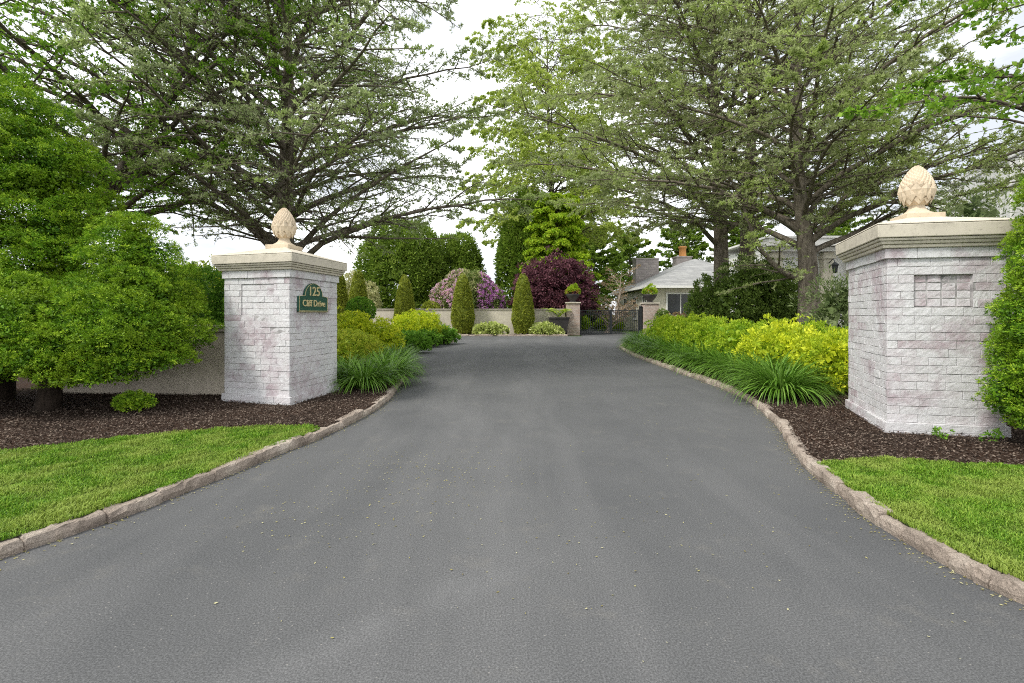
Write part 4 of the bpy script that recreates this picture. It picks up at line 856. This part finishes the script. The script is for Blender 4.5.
# ------------------------------------------------------------------ conifers and shrubs
ev = dict(flat=.6)
def hinoki(base, lobes, label, npad, group=None, stems=None, pr=.2, nc=11000, rad=.042, per=28, ls=(.014, .034)):
    """crown of many flat overlapping pads set over the big lobes"""
    P, N = lobe_pts(lobes, npad, -.85); pads = []
    for p, n in zip(P, N):
        k = U(.7, 1.3); q = p + n * U(-.16, -.02) * pr * 2; pads.append((q[0], q[1], max(q[2], .2), pr * k, pr * k, pr * k * U(.42, .58)))
    b = np.array(base, float); lb = [(b[0] + l[0], b[1] + l[1], b[2] + l[2], *l[3:]) for l in pads]
    P, N = lobe_pts(lb, nc, -.3); V, Fc, t = clump_leaves(P, N, rad, per, ls, flat=.6, up=.15, lw=.36, rag=.7, tonev=.32, out=1.2, spread=.7)
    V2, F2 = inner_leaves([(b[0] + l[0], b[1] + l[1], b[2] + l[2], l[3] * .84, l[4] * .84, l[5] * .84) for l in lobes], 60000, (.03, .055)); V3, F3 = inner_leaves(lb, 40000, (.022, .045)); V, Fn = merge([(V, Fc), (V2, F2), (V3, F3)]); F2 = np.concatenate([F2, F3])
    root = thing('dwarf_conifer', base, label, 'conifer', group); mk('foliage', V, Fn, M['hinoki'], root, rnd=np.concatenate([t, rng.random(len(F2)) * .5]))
    L = []; R = []
    for (x, y, z, x2, y2, z2, rr2) in stems: L.append(smoothline([b + (x, y, z), b + ((x + x2) / 2 + U(-.05, .05), (y + y2) / 2, (z + z2) / 2), b + (x2, y2, z2)], 6)); R.append(rr2 * np.linspace(1.15, .6, 6))
    mk('stem', *tubes(np.array(L), np.array(R), 9), M['darkbark'], root, smooth=True); return root
# low spreading one (base at its trunk)
hinoki((-5.95, 6.35, GZ), [(-.15, .1, 1.05, 1.1, .85, .55), (-.35, .15, 1.4, .7, .6, .3), (-1.2, 0, 1.2, .85, .8, .7), (.98, .1, .98, .84, .72, .36), (.97, .15, 1.32, .70, .6, .42), (.95, .2, 1.72, .5, .45, .4), (.93, .25, 2.05, .27, .3, .38), (.92, .25, 2.2, .16, .18, .3), (.2, -.25, .68, .85, .6, .22), (-1.0, -.25, .62, .85, .6, .3), (1.3, -.15, .66, .42, .36, .18), (.75, -.3, .5, .42, .36, .14)],
       'low wide dwarf conifer with layered pads on a short dark trunk, left of the pillar', 330, 'cloud-like dwarf conifers', stems=[(0, 0, -.05, .02, 0, .8, .13), (.02, 0, .35, .7, .0, .9, .05), (0, 0, .3, -.6, 0, .9, .06)], nc=15000)
shrub('conifer_seedling', (-4.72, 6.2, GZ), [(0, 0, .13, .2, .16, .1)], 90, .035, 26, (.014, .03), M['hinoki'], 'little tuft of green conifer growing in the mulch under the spreading conifer', 'plant', core=.6, stem=(.12, .012))
hinoki((-7.35, 7.1, GZ), [(0, 0, 1.2, 1.2, .95, .9), (0, 0, 2.0, 1.2, .95, .9), (.15, 0, 2.8, 1.1, .9, .8), (.15, 0, 3.4, .92, .8, .7), (.12, 0, 3.95, .6, .6, .5), (.85, -.1, 2.3, .55, .55, .5), (.8, 0, 3.1, .5, .5, .5), (-.9, 0, 3.0, .7, .7, 1.0), (.8, 0, 1.55, .55, .55, .5)],
       'tall billowing green dwarf conifer at the left edge', 330, 'cloud-like dwarf conifers', stems=[(0, 0, -.05, 0, 0, 2, .16)], pr=.23, nc=15000, rad=.048, ls=(.016, .038))
# right edge conifer in front of the pillar
hinoki((5.02, 4.36, GZ), [(-.02, 0, .55, .56, .42, .5), (0, 0, .95, .53, .42, .5), (.04, 0, 1.35, .49, .42, .5), (.06, 0, 1.75, .47, .4, .5), (.1, 0, 2.15, .44, .36, .42), (.05, 0, .3, .46, .34, .28)],
       'narrow green conifer standing against the right pillar at the right edge', 300, 'cloud-like dwarf conifers', stems=[(0, 0, -.05, 0, 0, 1, .07)], pr=.14, nc=12000, rad=.034, ls=(.011, .026))

def cone_shrub(x, y, h, r, label, z=GZ):
    c = (x, y, z); rf = lambda t: r * np.sqrt(np.clip(1 - (np.clip(t - .26, 0, 1) / .745) ** 3.2, 0.001, 1)) * (1 - .62 * np.clip(t - .26, 0, 1)) * np.clip(.68 + t * 1.3, 0, 1)
    P, N = profile_pts(c, h, rf, 2600, .06); V, Fc, t = clump_leaves(P, N, .035, 8, (.04, .08), lw=.6, up=.1, rag=.5)
    cv = Acc(); cv.lathe(c, [(max(.01, float(rf(np.array(q)))) * .95, .06 + h * q) for q in np.linspace(0.01, .99, 16)], 20)
    Vc = np.concatenate(cv.V); Fcc = np.array([f for f in cv.F if len(f) == 4]); V, Fn = merge([(V, Fc), (Vc, Fcc)])
    r_ = thing('clipped_cone_shrub', c, label, 'topiary', 'clipped cone shrubs along the wall'); mk('foliage', V, Fn, M['cone'], r_, rnd=np.concatenate([t, np.full(len(Fcc), .25)]))
    mk('stem', *tubes(np.array([[(x, y, z - .05), (x, y, z + .2), (x, y, z + .5)]]), np.full((1, 3), .08), 8), M['bark'], r_); return r_
cone_shrub(.66, 29.7, 3.55, .64, 'clipped olive cone shrub nearest the dark pot, between the two pale hostas')
cone_shrub(-2.95, 29.7, 3.55, .66, 'clipped olive cone shrub in front of the pink flowering bush')
cone_shrub(-6.35, 29.4, 3.45, .60, 'clipped olive cone shrub just behind the golden mound')
cone_shrub(-8.55, 27.6, 3.6, .55, 'clipped olive cone shrub rising behind the round boxwood')
cone_shrub(-8.7, 25.1, 3.2, .45, 'clipped olive cone shrub half hidden by the left pillar edge')
# arborvitae, rhododendron, purple maple behind the wall
def big(name, base, lobes, n, rad, per, ls, mat, label, cat, group=None, **kw): return shrub(name, base, lobes, n, rad, per, ls, mat, label, cat, group, stem=(1.5, .2), **kw)
big('arborvitae', (-7.9, 36, 0), [(0, 0, 3.6, 2.75, 2.4, 3.6), (-.6, 0, 5.8, 1.7, 1.6, 2.2), (.9, -.4, 5.4, 1.6, 1.5, 2.2), (-1.7, -.5, 4.0, 1.3, 1.3, 2.6), (1.6, -.4, 3.6, 1.3, 1.3, 2.8)], 1500, .32, 26, (.12, .24), M['arbor'], 'largest dense green arborvitae behind the wall, left of the flowering bush', 'tree', 'arborvitae behind the wall', flat=1.2)
big('arborvitae', (-4.15, 37.5, 0), [(0, 0, 3.4, 1.7, 1.6, 3.5), (.3, 0, 5.4, 1.15, 1.1, 1.7), (-.7, -.2, 5.0, 1.0, 1, 1.9), (.9, -.3, 3.6, 1.0, 1, 2.4)], 900, .3, 26, (.12, .24), M['arbor'], 'smaller dense green arborvitae directly behind the pink flowering bush', 'tree', 'arborvitae behind the wall', flat=1.2)
big('arborvitae', (1.1, 38.5, 0), [(0, 0, 4.4, 2.0, 1.9, 4.6), (.3, 0, 7.6, 1.5, 1.4, 2.9), (-.6, -.2, 6.2, 1.2, 1.2, 2.8), (1.0, -.3, 5.2, 1.3, 1.3, 3)], 1300, .34, 26, (.14, .28), M['broad'], 'tall columnar evergreen rising behind the purple maple', 'tree', 'arborvitae behind the wall', flat=1.3)
tree('lime_leaved_tree', [(3.4, 35.6, 0), (3.5, 35.6, 3), (3.3, 35.6, 6.5), (3.2, 35.6, 10.0)], .2, 64, .16, lambda t, a: 3.0 * (1 - .55 * t ** 1.6), lambda t: (38, -22), 'yellow-green drooping tree above the purple maple', 'tree', (M['bark2'], M['lime']),
     sec=13, twig=7, tuft=6, per=3, lsize=(.12, .24), lw=.6, droop=.4, tdroop=.7, updir=-.2, limb_r=.2)
rr_ = (-3.0, 33, 0); rl = [(0, 0, 1.9, 2.1, 1.7, 1.9), (-1.0, -.2, 2.2, 1.2, 1.1, 1.2), (.5, -.2, 2.7, 1.1, 1.1, 1.25), (1.4, -.3, 1.9, .95, .9, 1.2), (-.4, 0, 3.15, .9, 1, .9)]
rh = big('rhododendron', rr_, rl, 750, .2, 20, (.10, .2), M['rhodo'], 'rounded bush covered in pink and violet blossom behind the wall', 'flowering bush')
lbw = [(rr_[0] + l[0], rr_[1] + l[1], rr_[2] + l[2], l[3] * 1.03, l[4] * 1.03, l[5] * 1.03) for l in rl]
P, N = lobe_pts(lbw, 1900, -.3)
for nm, mt, sel in (('violet_blossoms', 'violet', (P[:, 0] > -2.2) & (rng.random(len(P)) < .75)), ('pink_blossoms', 'pink', (P[:, 0] < -3.2) & (rng.random(len(P)) < .6)), ('cream_blossoms', 'cream', (P[:, 0] < -1.9) & (P[:, 2] > 2.4) & (rng.random(len(P)) < .35))):
    V, Fc, t = clump_leaves(P[sel] + N[sel] * .08, N[sel], .13, 16, (.06, .11), lw=.8); mk(nm, V, Fc, M[mt], rh, rnd=t)
mp_ = [(a * .88, b, c * .95, d * .88, e, f * .94) for a, b, c, d, e, f in [(0, 0, 2.6, 2.35, 1.8, 1.5), (-1.2, -.2, 3.5, 1.35, 1.2, 1.25), (.3, -.2, 4.0, 1.5, 1.3, 1.15), (1.5, 0, 3.2, 1.3, 1.2, 1.2), (-1.7, -.3, 2.4, 1.0, 1, 1.3), (1.9, -.2, 2.4, .9, .9, 1.1), (.3, -.5, 2.0, 1.7, 1, 1.0)]]
big('japanese_maple', (2.75, 32.6, 0), mp_, 1000, .28, 24, (.09, .2), M['maple_r'], 'dark purple domed japanese maple behind the wall above the cone shrub', 'tree', core=.75, flat=.5, tonev=.32, up=-.2, rag=.8)
shrub('clipped_globe', (-5.15, 31.4, 0), [(0, 0, 1.35, .62, .55, .72)], 260, .05, 14, (.05, .1), M['cone'], 'small clipped olive globe peeping over the wall left of the pink bush', 'topiary', stem=(.9, .05))
shrub('pale_flowering_shrub', (-7.9, 32, 0), [(-1.2, 0, 1.7, .5, .7, 1.5), (-2.4, 0, 2.2, .9, .8, 1.7)], 420, .14, 18, (.07, .14), M['cream'], 'pale cream flowering shrub seen between the cone shrubs behind the wall', 'shrub', stem=(1.2, .05), core=.6)
# left bed
shrub('boxwood_ball', (-4.72, 15.5, GZ), [(0, 0, 1.33, .40, .40, .37)], 240, .05, 26, (.03, .06), M['green'], 'round bright green boxwood ball on a short stem in the left bed', 'topiary', stem=(1.1, .045), core=.85)
def goldshrub(x, y, r, h, label, mat='gold', n=None, grp='golden mounded shrubs', ls=(.03, .065), rad=.075, cat='shrub', name='golden_shrub'):
    return shrub(name, (x, y, GZ), mound(r, h), n or int(420 * r * r / .5 + 160), rad, 24, ls, M[mat], label, cat, grp, stem=(h * .4, .03), low=-.5, core=.84, rag=.9, tonev=.25, lw=.55)
goldshrub(-3.87, 20.2, 1.0, 1.32, 'brightest golden dome shrub at the far end of the left bed')
goldshrub(-4.15, 12.6, .62, 1.2, 'golden shrub in front of the boxwood, touching the left pillar edge', 'gold')
goldshrub(-3.5, 13.2, .5, 1.02, 'small yellow-green mound between the boxwood and the daylilies', 'gold')
goldshrub(-3.5, 10.4, .70, .84, 'olive and russet mounded shrub beside the left pillar above the daylilies', 'olive', 900, ls=(.022, .05), rad=.07)
for x, y, r, h, lab in ((-3.95, 18.6, .55, .5, 'low green mound in front of the golden dome, left end'), (-3.45, 19.5, .6, .55, 'low green mound in front of the golden dome, middle'), (-2.95, 21.4, .6, .62, 'low green mound right of the golden dome at the kerb corner'), (-3.3, 16.6, .5, .5, 'low green mound between the daylilies and the golden dome')):
    goldshrub(x, y, r, h, lab, 'green', 260, 'low green mounds', (.05, .10), .07, 'plant', 'leafy_mound')
# hostas at the foot of the far wall
for i, (x, lab, k) in enumerate(((-1.25, 'pale variegated hosta patch between the two right cone shrubs', .95), (2.0, 'pale variegated hosta patch in front of the dark pot', .85))):
    shrub('hosta', (x, 29.45, GZ), [(-.5 * k, 0, .18, .5, .3, .34), (.45 * k, 0, .16, .5, .3, .32), (0, -.05, .2, .55, .34, .38)], 150, .1, 12, (.12, .22), M['hosta'], lab, 'plant', 'hostas under the wall', core=.7, up=0, lw=.7, stem=(.2, .05))
# daylilies: prototypes, then copies
protos = []
kx = lambda y: float(np.interp(y, RK[60:, 1], RK[60:, 0]))
spots = [(3.93, 7.25, 1.08, 'fountain of arching daylily leaves at the bare mulch end of the right bed'), (4.55, 7.85, .85, 'daylily clump squeezed between the first clump and the golden shrub')]
yy = 7.95; ordn = ['second', 'third', 'fourth', 'fifth', 'sixth', 'seventh', 'eighth', 'ninth', 'tenth', 'eleventh', 'twelfth', 'thirteenth', 'fourteenth', 'fifteenth', 'sixteenth', 'seventeenth', 'eighteenth', 'nineteenth', 'twentieth']
k = 0
while yy < 19.6:
    spots.append((kx(yy) + .58 + U(-.05, .05), yy, U(.95, 1.1), '%s daylily clump along the right kerb, counting from the gate pillar' % ordn[k]))
    spots.append((kx(yy) + 1.08 + U(-.05, .05), yy + .3, U(.95, 1.1), '%s daylily clump of the back row before the golden shrubs, counting from the gate pillar' % ordn[k])); yy += .62 + .012 * yy; k += 1
lefts = [(-2.42, 8.15, .92, 'front daylily clump of the left bed beside the bare mulch'), (-2.85, 8.7, .85, 'daylily clump hugging the back edge of the left pillar'), (-2.25, 9.0, .95, 'daylily clump leaning over the left kerb bend'), (-2.6, 9.7, .95, 'daylily clump in the middle of the left tuft'),
         (-2.45, 10.5, .95, 'daylily clump below the olive shrub, at the left kerb'), (-2.75, 11.4, .9, 'daylily clump behind the olive shrub, at the left kerb'), (-2.9, 12.5, .85, 'farthest daylily clump of the left bed'), (-3.15, 9.35, .8, 'daylily clump tucked under the front of the olive shrub')]
for i, (x, y, s_, lab) in enumerate(spots + lefts):
    if i < 4:
        r = thing('daylily', (0, 0, 0), lab, 'plant', 'daylily clumps along the kerbs'); lily_mesh(560, .78, .018, r, M['lily']); protos.append(r); r.location = (x, y, GZ); r.scale = (s_,) * 3
    else: copy_thing(protos[i % 4], (x, y, GZ), U(0, 6.28), s_, lab)
# golden shrubs of the right bed
gr = [(4.98, 7.75, .46, .90, 'gold', 'bright gold shrub pressed against the right gate pillar'), (4.95, 9.15, .66, 1.0, 'gold', 'second golden shrub from the right pillar'), (4.95, 10.7, .68, 1.03, 'lime', 'third golden shrub from the right pillar'), (5.0, 12.3, .7, 1.08, 'lime', 'fourth golden shrub from the right pillar, yellow-green'),
      (5.05, 14.0, .72, 1.12, 'lime', 'fifth golden shrub from the right pillar, yellow-green'), (5.2, 15.8, .75, 1.1, 'lime', 'sixth golden shrub from the right pillar, yellow-green'), (5.5, 17.6, .75, 1.08, 'lime', 'farthest yellow-green shrub of the right bed, before the brick post'), (6.0, 9.9, .6, 1.0, 'lime', 'yellow-green shrub behind the second golden one'), (6.05, 11.6, .62, 1.05, 'lime', 'yellow-green shrub behind the third golden one')]
for x, y, r, h, mt, lab in gr: goldshrub(x, y, r, h, lab, mt)
# dark yews and other evergreens under the cedars
shrub('yew', (7.35, 15.2, GZ), [(0, 0, 1.45, 1.15, 1, 1.25), (.8, 0, 1.4, .9, .8, 1.0), (-.6, -.2, 1.3, .7, .7, 1.0), (.2, -.1, 2.1, .7, .7, .6)], 800, .13, 26, (.04, .10), M['yew'], 'largest dark feathery yew at the foot of the cedar trunks', 'shrub', 'dark yews under the cedars', stems=[(0, 0, -.05, .2, 0, 1.4, .06), (.3, 0, -.05, .8, 0, 1.2, .05), (-.3, 0, -.05, -.6, 0, 1.2, .05)], rag=1.2)
shrub('yew', (6.2, 15.8, GZ), [(0, 0, 1.15, .5, .55, 1.15), (-.25, 0, 1.1, .3, .35, .8)], 300, .1, 26, (.04, .09), M['yew'], 'narrow dark yew at the left end, before the cottage window', 'shrub', 'dark yews under the cedars', stem=(1, .05), rag=.8)
shrub('yew', (8.9, 15.4, GZ), [(0, 0, .75, .8, .7, .65)], 300, .12, 24, (.04, .10), M['yew'], 'low dark yew between the cedar trunks and the garage', 'shrub', 'dark yews under the cedars', stem=(1, .05), rag=1)
shrub('juniper', (7.0, 10.6, GZ), [(0, 0, .95, .55, .5, .85), (.3, 0, 1.45, .25, .25, .5)], 190, .16, 24, (.05, .13), M['juniper'], 'spiky dark juniper just left of the right pillar edge', 'shrub', 'spiky junipers', stem=(1, .05), core=.5, rag=1.4, lw=.25)
shrub('juniper', (8.1, 8.9, GZ), [(.1, 0, 1.5, .8, .7, 1.2), (-.4, -.2, 2.3, .22, .22, .6), (.15, -.1, 2.75, .18, .2, .7), (-.7, -.1, 2.0, .25, .25, .5), (.55, -.1, 2.5, .2, .2, .6)], 260, .18, 26, (.05, .13), M['juniper'], 'spiky dark juniper showing above the right pillar cap', 'shrub', 'spiky junipers', stem=(1.5, .08), core=.5, rag=1.4, lw=.25)
# small weeds at the foot of the right pillar
for x, y, k, lab in ((4.22, 4.86, .8, 'tiny weed at the foot of the right pillar, left one'), (4.62, 4.78, 1.1, 'tiny weed at the foot of the right pillar beside the conifer')):
    r = shrub('weed', (x, y, GZ), [(0, 0, .05, .07 * k, .05 * k, .05 * k)], 14, .02, 10, (.02, .04), M['green'], lab, 'plant', 'weeds by the right pillar', core=0, stem=(.04, .003))
# greenery behind the near left wall
shrub('garden_shrub', (-8.6, 13.6, GZ), [(0, 0, 1.3, .95, .8, 1.15), (.7, 0, 1.1, .6, .6, .9)], 420, .12, 22, (.05, .1), M['green'], 'green shrub behind the low stucco wall beside the left pillar', 'shrub', 'shrubs behind the left wall', stem=(1, .05))
shrub('garden_shrub', (-10.0, 16.2, GZ), [(0, 0, 1.4, 1.0, .8, 1.25)], 300, .16, 20, (.06, .12), M['olive'], 'yellowish shrub beyond the green one behind the stucco wall', 'shrub', 'shrubs behind the left wall', stem=(1, .05), core=.6, rag=1.3)
for i, (x, y, r, h, mt, lab) in enumerate(((-15, 24, 3.0, 3.2, 'broad', 'green hedge tree far left beyond the stucco wall'), (-21, 30, 4, 4.2, 'arbor', 'dark hedge tree far left behind the tall conifer'), (-12.5, 33, 1.6, 3.0, 'olive', 'olive garden tree behind the wall, hidden mostly by the left pillar'))):
    big('hedge_tree', (x, y, 0), mound(r, h), 700, .25, 22, (.12, .24), M[mt], lab, 'tree', 'hedge trees beyond the left wall')
# planting seen through the gate
for x, y, r, h, mt, lab in ((4.9, 40, 1.3, 1.2, 'lime', 'lime shrub seen through the left leaf of the iron gate'), (7.6, 39, 1.0, 1.0, 'lime', 'lime shrub seen through the right leaf of the iron gate'), (6.2, 46, 3.0, 3.2, 'arbor', 'broad dark green shrub behind the iron gate'), (2.6, 44, 2.2, 3.6, 'arbor', 'dark green shrub behind the purple maple')):
    big('border_shrub', (x, y, 0), mound(r, h), 500, .16, 20, (.09, .18), M[mt], lab, 'shrub', 'shrubs beyond the gate')
shrub('post_climber', (9.0, 29.7, 0), [(0, 0, .8, .35, .3, .75)], 90, .1, 18, (.06, .12), M['yew'], 'small dark shrub at the foot of the right brick post', 'shrub', stem=(.7, .03))

for o in bpy.data.objects:
    if '_b' in o: del o['_b']
